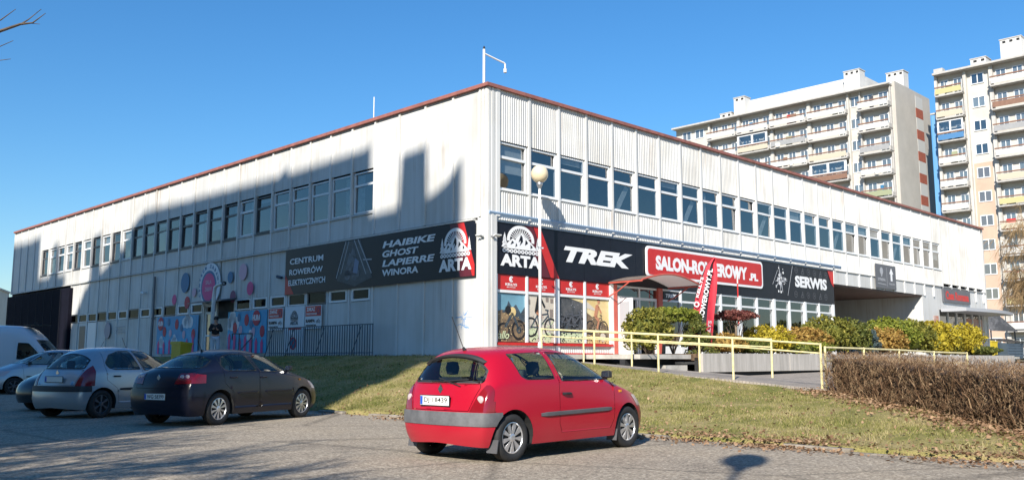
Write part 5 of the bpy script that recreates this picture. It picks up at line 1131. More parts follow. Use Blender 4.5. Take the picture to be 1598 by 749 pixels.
# block B
B = thing('apartment_block', W(98.1, 20.0), ROT, 'tall cream and peach apartment block with coloured balconies at the right edge', 'building', 'tower blocks')
ez = 37.1
box_obj('wall', (0, 12, -50, 0, -1, ez), MATS['render_cream'], B); box_obj('wall_band', (-.04, -.002, -6.0, -3.9, 3, 25.2), MATS['render_peach'], B)
box_obj('eaves', (-1.3, 12, -50, .0, ez + .002, ez + .25), MATS['slab_grey'], B); box_obj('parapet', (.2, 1.2, -.8, .3, ez + .25, ez + 1.2), MATS['slab_grey'], B)
chimney(B, 1.5, 3.5, -5.6, -3.8, ez + .26, ez + 1.8); chimney(B, 2.0, 4.0, -9.6, -7.2, ez + .26, ez + 3.6); box_obj('attic', (3.6, 9, -30, -9.7, ez + .26, ez + 3.6), MATS['render_white'], B)
colsB = ['rail_yellow', 'rail_beige', 'rail_blue', 'rail_white', 'rail_white', 'rail_white', 'rail_beige', 'rail_white', 'rail_yellow', 'rail_white', 'rail_beige', 'rail_white']
colsB2 = ['rail_white', 'rail_brown', 'rail_grey', 'rail_white', 'rail_beige', 'rail_yellow', 'rail_beige', 'rail_white', 'rail_beige', 'rail_yellow', 'rail_white', 'rail_grey']
for i in range(12):
    z = ez - 2.75 - i*ST
    if z < 1.5: break
    balcony(B, -3.4, 3.2, z, colsB[i], glazed=i == 2); bwin(B, -4.2, z + .85, 1.5, 1.35, .04, i % 3 == 1)
    balcony(B, -12.3, 5.6, z, colsB2[i])
for yy in (-.05, -3.6, -6.5): box_obj('pier', (-.5, -.045, yy - .12, yy + .12, 2, ez - .03), MATS['render_cream'], B)
C_ = thing('apartment_block', W(98.7, 20.05), ROT, 'narrow sky blue end wall seen in the gap between the two towers', 'building', 'tower blocks')
box_obj('wall', (0, 8, 0, 1.0, -1, 32.5), MATS['blue_wall'], C_); box_obj('eaves', (-.1, 8.1, .0, 1.1, 32.501, 32.7), MATS['slab_grey'], C_)
# far block at the left edge
D_ = thing('apartment_block', (-140, 205, 0), R(20), 'distant pale apartment block with brown balcony bands at the left edge', 'building', 'tower blocks')
box_obj('wall', (-24, 20, 0, 14, -1, 17.5), MATS['render_cream'], D_); box_obj('eaves', (-24.3, 20.3, -.3, 14, 17.501, 17.9), MATS['slab_grey'], D_)
for i in range(6):
    for j in range(9): o = box_obj('balcony', (-23 + j*4.9, -19.4 + j*4.9, -1.0, -.001, 1.2 + i*2.8, 2.2 + i*2.8), MATS['rail_brown'], D_)
# block behind the photographer that throws its shadow over the left front
T = thing('apartment_block', (0, 0, 0), 0, 'tall apartment block behind the viewpoint whose shadow falls on the left front', 'building', 'tower blocks')
sdir = Vector((math.sin(R(SUN_AZ)), math.cos(R(SUN_AZ)), 0)); sper = Vector((math.cos(R(SUN_AZ)), -math.sin(R(SUN_AZ)), 0)); tanE = math.tan(R(SUN_EL)); DB = 16.0
def caster(s, z):
    """roof edge point that shades the spot s along the left front at height z"""
    p = W(LX, s + LY, z); lat = p.dot(sper); along = p.dot(sdir); return lat, z + (along + DB) * tanE
prof = [caster(s, z) for s, z in ((.95, 1.0), (.95, 8.05), (1.6, 7.35), (2.35, 7.0), (2.75, 6.9), (2.8, 8.75), (4.3, 8.65), (4.45, 6.7), (6.15, 6.65), (6.2, 9.35), (6.6, 9.25), (12.0, 9.1), (12.3, 9.4), (12.9, 9.1), (26.6, 9.22), (27.6, 9.0), (28.6, 8.4), (29.4, 7.6), (30.7, 7.0), (32.7, 6.3), (32.9, 8.6), (34.2, 8.5), (34.4, 5.7), (35.1, 5.42), (36.0, 4.3), (37.6, 2.8), (38.3, 1.0))]
base = lambda p: sper * p[0] - sdir * DB
def slab(name, pr_, thick, m_, par):
    b = MB(); b.prism([base(p) + Vector((0, 0, p[1])) for p in pr_], -sdir * thick); return b.build(name, MATS[m_], par)
pr_ = prof[:]; pr_[0] = (pr_[0][0], 0); pr_[-1] = (pr_[-1][0], 0); slab('wall', pr_, .9, 'render_cream', T)
lo_, hi_ = min(p[0] for p in pr_), max(p[0] for p in pr_)
bx = MB(); zz = min(p[1] for p in pr_[1:-1]) - .5; bx.prism([base((lo_ + .3, 0)), base((hi_ - .3, 0)), base((hi_ - .3, 0)) + Vector((0, 0, zz)), base((lo_ + .3, 0)) + Vector((0, 0, zz))], -sdir*11 ); bx.build('wall_core', MATS['render_cream'], T)
T2 = thing('apartment_block', (0, 0, 0), 0, 'second apartment block behind the viewpoint shading the far end of the left front', 'building', 'tower blocks')
prof2 = [caster(s, z) for s, z in ((38.6, 1.0), (38.6, 6.55), (39.9, 6.6), (40.1, 8.6), (41.2, 8.65), (41.4, 6.6), (43.7, 6.6), (43.8, 9.45), (46, 9.3), (49.4, 9.35), (56, 9.3), (56, 1.0))]
prof2[0] = (prof2[0][0], 0); prof2[-1] = (prof2[-1][0], 0); slab('wall', prof2, 9, 'render_cream', T2)
# ------------------------------------------------------------ vegetation
nrg = np.random.default_rng(5)
def quads_obj(name, V4, m, parent=None):
    """V4: n x 4 x 3 array of quads"""
    n = len(V4); me = bpy.data.meshes.new(name); me.vertices.add(n*4); me.vertices.foreach_set('co', V4.reshape(-1).astype(np.float32))
    me.loops.add(n*4); me.loops.foreach_set('vertex_index', np.arange(n*4, dtype=np.int32)); me.polygons.add(n); me.polygons.foreach_set('loop_start', np.arange(0, n*4, 4, dtype=np.int32))
    me.materials.append(m); me.update(calc_edges=True); me.validate(); return link(bpy.data.objects.new(name, me), parent)
def leaf_mat(name, stops, scale=6, trans=.35, rough=.6):
    m = bpy.data.materials.new(name); m.use_nodes = True; t = m.node_tree; b = t.nodes['Principled BSDF']; L = t.links; b.inputs['Roughness'].default_value = rough; b.inputs['Specular IOR Level'].default_value = .25
    g = t.nodes.new('ShaderNodeNewGeometry'); n = t.nodes.new('ShaderNodeTexNoise'); n.inputs['Scale'].default_value = scale; n.inputs['Detail'].default_value = 5; L.new(g.outputs['Position'], n.inputs['Vector'])
    ad = t.nodes.new('ShaderNodeMath'); ad.operation = 'MULTIPLY_ADD'; ad.inputs[1].default_value = .45; L.new(g.outputs['Random Per Island'], ad.inputs[0]); sb = t.nodes.new('ShaderNodeMath'); sb.operation = 'SUBTRACT'; sb.inputs[1].default_value = .22; L.new(n.outputs['Fac'], sb.inputs[0]); L.new(sb.outputs[0], ad.inputs[2])
    r = t.nodes.new('ShaderNodeValToRGB'); e = r.color_ramp.elements
    while len(e) < len(stops): e.new(.5)
    for q, (p, c) in zip(e, stops): q.position = p; q.color = (*c, 1)
    L.new(ad.outputs[0], r.inputs[0]); L.new(r.outputs[0], b.inputs['Base Color'])
    if trans:
        tl_ = t.nodes.new('ShaderNodeBsdfTranslucent'); mx = t.nodes.new('ShaderNodeMixShader'); mx.inputs[0].default_value = trans; L.new(r.outputs[0], tl_.inputs[0]); o = t.nodes['Material Output']; L.new(b.outputs[0], mx.inputs[1]); L.new(tl_.outputs[0], mx.inputs[2]); L.new(mx.outputs[0], o.inputs[0])
    MATS[name] = m; return m
leaf_mat('leaf_thuja', [(.2, (.07, .08, .015)), (.5, (.20, .20, .035)), (.75, (.36, .32, .065)), (.9, (.50, .40, .10))]); leaf_mat('leaf_green', [(.2, (.045, .06, .015)), (.5, (.12, .14, .03)), (.8, (.25, .25, .06))])
leaf_mat('leaf_yellow', [(.2, (.16, .13, .012)), (.5, (.42, .34, .03)), (.8, (.68, .54, .06))]); leaf_mat('leaf_orange', [(.2, (.14, .07, .02)), (.5, (.40, .24, .06)), (.8, (.55, .40, .12))]); leaf_mat('leaf_spruce', [(.2, (.09, .11, .025)), (.5, (.20, .22, .05)), (.8, (.32, .33, .09))])
leaf_mat('leaf_blue', [(.2, (.03, .05, .05)), (.8, (.12, .17, .17))]); leaf_mat('leaf_red', [(.2, (.08, .02, .02)), (.5, (.20, .06, .05)), (.8, (.34, .16, .12))]); leaf_mat('leaf_lime', [(.2, (.08, .11, .015)), (.5, (.20, .23, .03)), (.8, (.40, .40, .07))])
leaf_mat('twig_brown', [(.2, (.07, .038, .022)), (.5, (.21, .125, .07)), (.8, (.44, .32, .19))], 3, 0, .85); leaf_mat('grass_blade', [(.15, (.10, .13, .025)), (.4, (.22, .22, .06)), (.6, (.36, .31, .13)), (.85, (.48, .40, .22))], 1.1, .3, .8); leaf_mat('dead_leaf', [(.15, (.12, .065, .035)), (.5, (.27, .16, .09)), (.85, (.45, .31, .19))], 4, .1, .85)
mat('bark', (.10, .075, .055), .9, var=.4, vscale=8, bump=.5); mat('bark_gold', (.30, .20, .10), .9, var=.3, vscale=6); mat('bark_pale', (.26, .20, .15), .9, var=.3, vscale=8)

def leaves(centers, normals, size, aspect=.55, jit=.8):
    n = len(centers); nrm = normals + nrg.normal(0, jit, (n, 3)); nrm /= np.linalg.norm(nrm, axis=1)[:, None] + 1e-9
    t = np.cross(nrm, nrg.normal(0, 1, (n, 3))); t /= np.linalg.norm(t, axis=1)[:, None] + 1e-9; b = np.cross(nrm, t)
    s = size * nrg.uniform(.45, 1.5, n)[:, None]; t = t*s; b = b*s*aspect
    return np.stack([centers - t - b*.3, centers + b, centers + t, centers - b], 1)
def shrub(name, loc, rx, ry, rz, m, label, n=2600, size=.05, base=.0, lump_=.15, seed=0, cone=0, cat='shrub', stem=None):
    """foliage clumps through a lumpy ellipsoid (or cone) on short stems"""
    g_ = np.random.default_rng(seed); t = thing(name, loc, 0, label, cat, 'shrubs in the planter')
    nc = 60; u = g_.normal(0, 1, (nc, 3)); u /= np.linalg.norm(u, axis=1)[:, None]; u[:, 2] = np.where(u[:, 2] < -.2, g_.uniform(-.75, .3, nc), u[:, 2])
    rad = 1 + g_.uniform(-lump_, lump_*.7, nc); C = u*rad[:, None]*.80
    if cone: hgt = g_.uniform(0, 1, nc)**.8; a = g_.uniform(0, 6.28, nc); C = np.stack([np.cos(a)*(1-hgt)*.78, np.sin(a)*(1-hgt)*.78, hgt*2 - 1], 1)
    cid = g_.integers(0, nc, n); d = g_.normal(0, 1, (n, 3)); d /= np.linalg.norm(d, axis=1)[:, None]; rr = g_.uniform(.55, 1, n)**.5 * (.30 if not cone else .20)
    P_ = C[cid] + d*rr[:, None]; nr = d*.7 + P_*.8
    P_ = P_ * np.array([rx, ry, rz]) + np.array([0, 0, rz + base]); P_[:, 2] = np.maximum(P_[:, 2], .02)
    ns_ = 70; sd = g_.normal(0, 1, (ns_, 3)); sd[:, 2] = np.abs(sd[:, 2])*.9 + .1; sd /= np.linalg.norm(sd, axis=1)[:, None]; tt = g_.uniform(.0, 1, (ns_, 14)); b0 = (.92 if not cone else .75)
    if not cone:
        sp_ = (sd[:, None, :]*(b0 + .14*tt[:, :, None])*np.array([rx, ry, rz]) + np.array([0, 0, rz + base]) + g_.normal(0, .012, (ns_, 14, 3))).reshape(-1, 3); P_ = np.concatenate([P_, sp_]); nr = np.concatenate([nr, g_.normal(0, 1, sp_.shape)])
    fo = quads_obj('foliage', leaves(P_, nr, size), MATS[m], t)
    core = MB(); ns = 8
    for i in range(ns):
        a = 6.28*i/ns; core.tube([(0, 0, 0), (.3*rx*math.cos(a), .3*ry*math.sin(a), (rz*.8 + base)*.6), (.62*rx*math.cos(a), .62*ry*math.sin(a), base + rz*1.2)], [.02, .014, .006], 5)
    core.build('stem', MATS['bark'], t)
    if not cone:
        c2 = MB(); c2.lathe([(.001, -.8), (.55, -.6), (.72, 0), (.55, .6), (.001, .82)], 10); c2.v = [(x*rx*.85, y*ry*.85, max(.02, z*rz*.85 + rz + base)) for x, y, z in c2.v]; c2.build('inner_foliage', MATS['leaf_green' if m not in ('leaf_yellow', 'leaf_orange', 'leaf_red') else m], t, True)
    return t
PZ = 1.36; pm_ = 3.0
def S_(x, y=-pm_): return W(x, y, PZ)
shrub('thuja_shrub', S_(4.75), .84, .75, .80, 'leaf_thuja', 'broad rounded golden green thuja in front of the shop entrance', 5200, .05, seed=1, lump_=.08)
t = shrub('cloud_pruned_tree', S_(6.75, -2.6), .98, .8, .30, 'leaf_lime', 'small tiered tree with flat lime green crown beside the flag', 3000, .05, base=1.08, seed=2, cat='tree'); b = MB(); b.tube([(-.35, 0, 0), (-.30, .05, .6), (-.1, 0, 1.2)], [.07, .06, .04], 7); b.tube([(-.28, .05, .5), (-.5, 0, 1.15)], [.05, .03], 6); b.build('trunk', MATS['bark_pale'], t)
shrub('dwarf_spruce', S_(7.0, -3.45), .88, .8, .68, 'leaf_green', 'dense conical dwarf spruce in front of the tiered tree', 6500, .035, seed=3, cone=1)
shrub('low_shrub', S_(9.1, -3.2), .75, .6, .40, 'leaf_orange', 'low orange yellow shrub right of the flag foot', 2400, .045, seed=4)
shrub('low_shrub', S_(10.4, -3.4), .9, .6, .32, 'leaf_green', 'low dark green shrub under the red standard tree', 2200, .045, seed=5)
t = shrub('standard_tree', S_(10.85, -2.6), .85, .7, .24, 'leaf_red', 'small standard tree with flat dark red crown', 1500, .05, base=1.25, seed=6, cat='tree'); b = MB(); b.tube([(0, 0, 0), (.03, 0, .7), (0, 0, 1.45)], [.045, .04, .035], 7)
for a in range(6): b.tube([(0, 0, 1.1), (.5*math.cos(a), .4*math.sin(a), 1.5)], [.025, .01], 5)
b.build('trunk', MATS['bark_pale'], t)
shrub('golden_shrub', S_(12.5, -3.1), 1.02, .8, .60, 'leaf_yellow', 'bright yellow shrub left of the orange-tinged one', 3600, .05, seed=7)
shrub('golden_shrub', S_(14.9, -3.1), 1.35, .8, .58, 'leaf_orange', 'orange-tinged yellow shrub left of the large green ones', 3800, .055, seed=8)
shrub('low_shrub', S_(13.6, -3.8), 1.4, .5, .30, 'leaf_lime', 'low olive green shrub at the planter edge below the yellow ones', 2400, .045, seed=9)
shrub('evergreen_shrub', S_(17.5, -3.0), 1.2, 1.0, .86, 'leaf_thuja', 'large green shrub below the end of the sign band', 5200, .065, seed=10)
shrub('evergreen_shrub', S_(19.8, -2.8), 1.12, 1.0, .84, 'leaf_green', 'dark green shrub in front of the passage opening', 4600, .065, seed=11)
shrub('dwarf_blue_spruce', S_(21.3, -3.4), .55, .5, .58, 'leaf_blue', 'small blue grey spruce between green and orange shrubs', 2200, .04, seed=12, cone=1)
shrub('golden_shrub', S_(22.5, -3.3), 1.15, .8, .66, 'leaf_orange', 'orange shrub in front of the passage', 3600, .06, seed=13)
shrub('evergreen_shrub', S_(24.5, -2.8), 1.4, 1.0, .95, 'leaf_lime', 'tall yellow green shrub under the passage beam', 5200, .07, seed=14)
shrub('evergreen_shrub', S_(27.0, -2.8), 1.25, 1.0, .92, 'leaf_thuja', 'tall green shrub left of the bright yellow pair', 5000, .07, seed=15)
shrub('golden_shrub', S_(29.6, -3.0), 1.2, .9, .92, 'leaf_yellow', 'bright yellow shrub, left of the yellow pair before the far shop', 4400, .07, seed=16)
shrub('evergreen_shrub', S_(31.3, -2.8), 1.0, .8, .70, 'leaf_green', 'dark green shrub between the two bright yellow ones', 2600, .06, seed=17)
shrub('golden_shrub', S_(33.4, -3.0), 1.4, .9, .92, 'leaf_yellow', 'bright yellow shrub, right of the yellow pair before the far shop', 4400, .07, seed=18)
shrub('low_shrub', S_(36.6, -3.0), 1.2, .7, .3, 'leaf_green', 'low dark green shrub by the far shop door', 1600, .06, seed=19)

# bare hedge: upright twigs and finer side shoots
hd = thing('bare_hedge', (7.25, 21.3, 0), 0, 'leafless brown clipped privet hedge on the right', 'hedge')
def twigs(n, p0f, length, r0, lean, segs=2):
    out = np.empty((n*segs*2, 4, 3)); k = 0
    for i in range(n):
        p = np.array(p0f(i)); d = np.array([nrg.normal(0, lean), nrg.normal(0, lean), 1.0]); L_ = length*nrg.uniform(.7, 1.1); d = d/np.linalg.norm(d)
        for s in range(segs):
            q = p + d*L_/segs; a = nrg.uniform(0, 6.28); r = r0*(1 - s/segs*.5)
            for da in (0, 1.57):
                o = np.array([math.cos(a+da), math.sin(a+da), 0])*r; out[k] = [p - o, p + o, q + o*.6, q - o*.6]; k += 1
            p = q; d = d + nrg.normal(0, lean*.9, 3); d /= np.linalg.norm(d)
    return out
def wh(x, y):
    v = BMi @ Vector((x, y, 0)); return bank_h(v.x, v.y)
BMi = BM.inverted()
def hp(i):
    y = nrg.uniform(-13.5, 0); x = nrg.uniform(0, 1.15); return (x, y, wh(7.25 + x, 21.3 + y) - .02)
Q1 = twigs(1100, hp, .90, .007, .34, 4)
def hp2(i):
    x, y, z = hp(i)
    if i % 2: x = nrg.choice([abs(nrg.normal(0, .12)), 1.15])
    return (x, y, z + nrg.uniform(.05, .92))
Q2 = twigs(34000, hp2, .17, .0045, 1.9, 2)
Q0 = twigs(300, hp, .86, .013, .34, 4); Q = np.concatenate([Q0, Q1, Q2]); c = Q.mean(1); mxz = Q[:, :, 2].max(1); gz = np.array([wh(7.25 + a, 21.3 + b_) for a, b_ in c[:, :2]])
keep = (mxz - gz < .97 + .03*np.sin(c[:, 1]*2.1) + .025*np.sin(c[:, 0]*7 + c[:, 1]*5) + nrg.normal(0, .02, len(c))) & (c[:, 0] > -.10 + .05*np.sin(c[:, 1]*3)) & (c[:, 0] < 1.3)
quads_obj('twigs', Q[keep], MATS['twig_brown'], hd)
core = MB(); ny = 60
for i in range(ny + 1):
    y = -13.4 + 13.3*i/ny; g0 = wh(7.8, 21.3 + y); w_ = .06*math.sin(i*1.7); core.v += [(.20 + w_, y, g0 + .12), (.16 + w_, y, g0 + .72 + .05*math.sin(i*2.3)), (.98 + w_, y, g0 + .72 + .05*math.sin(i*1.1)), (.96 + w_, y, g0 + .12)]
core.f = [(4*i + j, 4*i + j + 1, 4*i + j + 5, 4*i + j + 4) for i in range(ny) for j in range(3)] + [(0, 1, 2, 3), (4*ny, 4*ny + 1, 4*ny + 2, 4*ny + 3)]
core.build('inner_twigs', mat('hedge_core', (.06, .038, .025), .95, col2=(.025, .016, .012), vscale=22, bump=1.0, bscale=30), hd)  # solid dark core, added so the gaps between twigs look shaded

def lfh(i):
    x, y, z = hp(i); return (x, y, z + nrg.uniform(.02, .9)**1.5)
P5 = np.array([lfh(i) for i in range(1500)]); quads_obj('caught_leaves', leaves(P5, nrg.normal(0, 1, (1500, 3)), .026, .7), MATS['dead_leaf'], hd)['kind'] = 'stuff'
# grass blades and fallen leaves (nobody could count them)
def scatter(n, xr, yr, dens=None):
    x = nrg.uniform(*xr, n); y = nrg.uniform(*yr, n); return x, y
def blades(name, n, xr, yr, h, label):
    x, y = scatter(n, xr, yr); pn = np.sin(x*1.3 + y*.7)*np.sin(y*.9 - x*.5) + nrg.normal(0, .5, n); k = pn > -.55; x, y = x[k], y[k]; n = len(x)
    z = np.array([bank_h(a, b_) + lump(a, b_)*(min(1, (a - KX)*.9) if a < -1 else .3) for a, b_ in zip(x, y)])
    P3 = np.array([W(a, b_, c_) for a, b_, c_ in zip(x, y, z)]); hh = (h*nrg.uniform(.4, 1.3, n)*(.75 + .55*np.sin(x*2.3 + 1.7*np.sin(y*1.9))*np.sin(y*2.9 + x)))[:, None]; a = nrg.uniform(0, 6.28, n); o = np.stack([np.cos(a), np.sin(a), 0*a], 1)*.007
    tip = P3 + np.stack([nrg.normal(0, .5, n), nrg.normal(0, .5, n), np.ones(n)], 1)*hh
    return tag(quads_obj(name, np.stack([P3 - o, P3 + o, tip + o*.3, tip - o*.3], 1), MATS['grass_blade']), label, kind='stuff')
blades('grass', 85000, (KX + .12, .45), (-19, -1.5), .055, 'short dry and green grass on the verge'); blades('grass', 42000, (KX + .12, -.9), (-1.5, 16), .06, 'short grass on the bank below the left front')
def litter(name, n, pf, size, label):
    P3 = np.array([pf(i) for i in range(n)]); nr = np.tile([0, 0, 1.0], (n, 1)); return tag(quads_obj(name, leaves(P3, nr, size, .7, .45), MATS['dead_leaf']), label, kind='stuff')
def lf1(i):
    y = nrg.uniform(-21, 6) if i % 5 == 0 else nrg.choice([-6.2, -9.8, -10.4, -12.9, -14.3, -14.8, -17, -18.5]) + nrg.normal(0, .45); x = KX - .05 + nrg.normal(0, .22) - (abs(nrg.normal(0, .25)) if i % 3 == 0 else 0) + (abs(nrg.normal(0, .5)) if i % 3 == 1 else 0)
    p = W(x, y, (bank_h(x, y) + lump(x, y)*min(1, (x - KX)*.9) if x > KX + .1 else (.06 if x > KX - .07 else .0)) + .012 + nrg.uniform(0, .03)); return tuple(p)
litter('fallen_leaves', 5500, lf1, .026, 'brown dead leaves gathered along the kerb')
def lf2(i):
    y = nrg.uniform(7.5, 21.5); x = 7.1 + nrg.normal(0, .28); return (x, y, wh(x, y) + .04 + nrg.uniform(0, .03))
litter('fallen_leaves', 4500, lf2, .032, 'brown dead leaves under the bare hedge')
def lf3(i):
    x = nrg.uniform(KX, .4); y = nrg.uniform(-19, 8); return tuple(W(x, y, bank_h(x, y) + lump(x, y)*min(1, (x - KX)*.9) + .035))
litter('fallen_leaves', 2600, lf3, .028, 'single dead leaves scattered over the grass')
# bare trees
def tree(name, loc, h, label, seed, r0=.16, spread=.5, levels=5, droop=0, m='bark', nb=3, lenf=.72, first=.35, group=None, lean=(0, 0), rmin=.004):
    g_ = random.Random(seed); t = thing(name, loc, 0, label, 'tree', group); tr = MB(); cr = MB()
    def grow(p, d, L_, r, lv):
        pts = [p]; rs = [r]; dd = d.copy(); n = 4 if lv < 2 else 3
        for i in range(n):
            dd = (dd + Vector((g_.gauss(0, .12), g_.gauss(0, .12), g_.gauss(0, .06) - droop*lv*.07))).normalized(); p = p + dd*L_/n; pts.append(p); rs.append(r*(1 - .45*(i+1)/n))
        (tr if lv == 0 else cr).tube(pts, rs, 8 if lv == 0 else (5 if lv < 3 else 3), False)
        if lv >= levels: return
        k = nb + (1 if lv > 1 else 0)
        for i in range(k):
            f = g_.uniform(first if lv == 0 else .25, 1.0); q = pts[0]; idx = min(int(f*n), n-1); fr_ = f*n - idx; q = pts[idx].lerp(pts[idx+1], fr_)
            ax = dd.orthogonal().normalized(); ax.rotate(Matrix.Rotation(g_.uniform(0, 6.28), 3, dd)); nd = (dd + ax*g_.uniform(spread*.6, spread*1.5)).normalized()
            if lv < 3: nd = (nd + Vector((0, 0, .18))).normalized()
            grow(q, nd, L_*lenf*g_.uniform(.75, 1.15), max(rs[idx]*.62, rmin), lv + 1)
        grow(pts[-1], dd, L_*lenf*.9, rs[-1], lv + 1)
    grow(Vector((0, 0, -.05)), Vector((lean[0], lean[1], 1)).normalized(), h*.36, r0, 0)
    tr.build('trunk', MATS[m], t); cr.build('crown', MATS[m], t); return t
tree('bare_tree', (39.6, 67, 1.0), 15, 'leafless brownish tree with drooping twigs in front of the right tower', 8, .24, .75, 6, 1.0, 'bark_gold', 3, .76, rmin=.012)
lt = tree('bare_tree', (-10.4, 11.2, 0), 11, 'bare tree at the left whose branch tips enter the top left corner', 12, .17, .45, 5, 0, 'bark', 3, .66)
o0 = Vector((-10.18, 11.2, 0)); lb = MB()     # its lowest limb reaches into the picture
for pts, r in ((((-10.35, 11.2, 4.2), (-8.9, 11.7, 5.2), (-7.0, 12.0, 5.72), (-6.62, 12.0, 5.86), (-6.45, 12.0, 5.88), (-6.28, 12.0, 6.02)), .04), (((-6.62, 12.0, 5.86), (-6.54, 12.05, 5.95), (-6.40, 12.1, 6.12)), .012), (((-7.6, 11.95, 5.6), (-6.9, 12.0, 5.92), (-6.70, 12.0, 6.08)), .015), (((-8.2, 11.8, 5.2), (-7.1, 12.1, 5.50), (-6.76, 12.1, 5.66)), .014), (((-8.6, 11.8, 5.1), (-7.3, 12.0, 5.28), (-6.72, 12.0, 5.36)), .014), (((-6.5, 12.0, 5.875), (-6.36, 12.02, 5.87)), .006)):
    lb.tube([Vector(p) - o0 for p in pts], list(np.linspace(r, .004, len(pts))), 5)
lb.build('limb', MATS['bark'], lt)
tree('bare_tree', (-8.6, 2.4, 0), 12, 'bare tree behind the viewpoint casting branch shadows over the lot', 5, .26, .55, 5, 0, 'bark', 3, .70, rmin=.02)
tree('bare_tree', (-9.8, -3.0, 0), 12, 'slim bare tree further behind the viewpoint beside the first', 23, .24, .5, 5, 0, 'bark', 3, .70, rmin=.02)
# ------------------------------------------------------------ platform, ramp, planter, railings
pf = thing('platform', W(0, 0), ROT); pf['kind'] = 'structure'; pf['label'] = 'raised concrete platform and walkway in front of the shop'
box_obj('slab', (.45, 48, -1.75, .03, 1.25, 1.40), MATS['concrete_pale'], pf); box_obj('slab', (3.0, 5.75, -4.0, -1.752, 1.25, 1.395), MATS['concrete_pale'], pf)
box_obj('support_wall', (3.0, 5.7, -3.4, -3.2, .5, 1.249), MATS['shadow_gap'], pf); box_obj('support_wall', (4.4, 5.6, -3.95, -3.6, .5, 1.05), MATS['concrete_pale'], pf); box_obj('support_wall', (.3, .5, -1.6, .1, .8, 1.24), MATS['concrete'], pf)  # first piece is near-black: paints the shade of the void below the slab
rm = MB(); xs0, xs1 = .45, 2.95
prof = [(-11.8, .50), (-11.0, .57), (-8.75, .74), (-6.45, .87), (-4.2, 1.0), (-1.76, 1.16)]
for (ya, za), (yb, zb_) in zip(prof, prof[1:]): rm.add([W(xs0, ya, za), W(xs1, ya, za), W(xs1, yb, zb_), W(xs0, yb, zb_), W(xs0, ya, za - .5), W(xs1, ya, za - .5), W(xs1, yb, zb_ - .5), W(xs0, yb, zb_ - .5)], [(0,1,2,3), (0,4,5,1), (1,5,6,2), (3,2,6,7), (0,3,7,4)])
tag(rm.build('ramp', MATS['paving']), 'paved ramp rising to the shop platform', kind='structure')
pt = thing('concrete_planter', W(0, 0), ROT, 'long raised concrete planter holding the shrubs', 'planter')
for i in range(11):
    a = 5.8 + i*2.9; box_obj('wall_panel', (a, a + 2.87, -4.42 + wr.uniform(-.012, .012), -4.28, .82, 1.44 + wr.uniform(-.006, .006)), MATS['planter_concrete'], pt)
box_obj('footing', (5.8, 37.6, -4.24, -4.1, .4, 1.3), MATS['shadow_gap'], pt); box_obj('soil', (5.8, 37.6, -4.27, -1.76, 1.2, 1.425), MATS['soil'], pt); box_obj('soil', (4.0, 5.74, -3.8, -1.76, 1.396, 1.41), MATS['soil'], pt); box_obj('wall_panel', (37.61, 37.75, -4.42, -1.76, .82, 1.44), MATS['concrete'], pt)  # first box is near-black: recess shade under the wall panels, put in as colour
def zr(y): return float(np.interp(y, [-11.8, -11, -8.75, -6.45, -4.2, -1.76], [.50, .57, .74, .87, 1.0, 1.15]))
def railing(label, pts, hgt=1.08, two=True, end_loop=False):
    """posts at pts (x, y, z in building frame) joined by a top and a middle rail pair"""
    t = thing('yellow_railing', W(*pts[0]), 0, label, 'railing', 'yellow railings'); o = W(*pts[0]); L_ = [W(*p) - o for p in pts]
    for p in L_: b = MB(); b.tube([p, p + Vector((0, 0, hgt))], .028, 8); b.build('post', MATS['yellow_paint'], t)
    for hh, r in ((hgt - .03, .024), (hgt - .24, .020)) if two else ((hgt - .03, .024), (hgt - .34, .02)):
        for p, q in zip(L_, L_[1:]):
            d = (q - p).normalized()*.0; b = MB(); b.tube([p + Vector((0, 0, hh)), q + Vector((0, 0, hh))], r, 8); b.build('rail', MATS['yellow_paint'], t)
    if end_loop: p = L_[-1]; b = MB(); b.tube([p + Vector((0, 0, hgt - .03)), p + Vector((0, 0, hgt - .34))], .024, 8); b.build('end_loop', MATS['yellow_paint'], t)
    return t
near = [(.58, y, zr(y) - .02) for y in (-11.1, -8.75, -6.45, -4.2, -2.1)]
far = [(2.78, y, zr(y) - .02) for y in (-8.6, -6.3, -3.85, -1.9)]
railing('yellow railing on the near side of the ramp', near)
railing('yellow railing on the far side of the ramp', far)
railing('low yellow railing running right above the bare hedge', [(.8, -11.1, .53), (2.9, -11.1, .52), (5.2, -11.05, .50), (7.8, -11.0, .46), (10.5, -11.0, .44)], 1.02, False, True)
# fence of upright bars in front of the left front
mark = names()
fe = thing('bar_fence', W(-.55, 0, 1.34), ROT, 'dark upright-bar metal fence in front of the left front notices', 'fence')
nb_ = 46; y0, y1 = 5.1, 12.25
bme = mesh_from('bar', *(lambda q: (q.v, q.f))(MB().box(-.012, .012, -.012, .012, .03, 1.14)), MATS['steel_dark'])
for i in range(nb_): inst('bar', bme, fe, (0, y0 + (y1-y0)*i/(nb_-1), 0))
for z in (.12, 1.14): box_obj('rail', (-.018, .018, y0 - .02, y1 + .02, z, z + .035), MATS['steel_dark'], fe)
for y in (5.8, 8.2, 10.4, 12.0): b = MB(); b.tube([(0, y, 1.1), (-.05, y + .55, .02)], .016, 6); b.build('brace', MATS['steel_dark'], fe)
left_shift(mark)
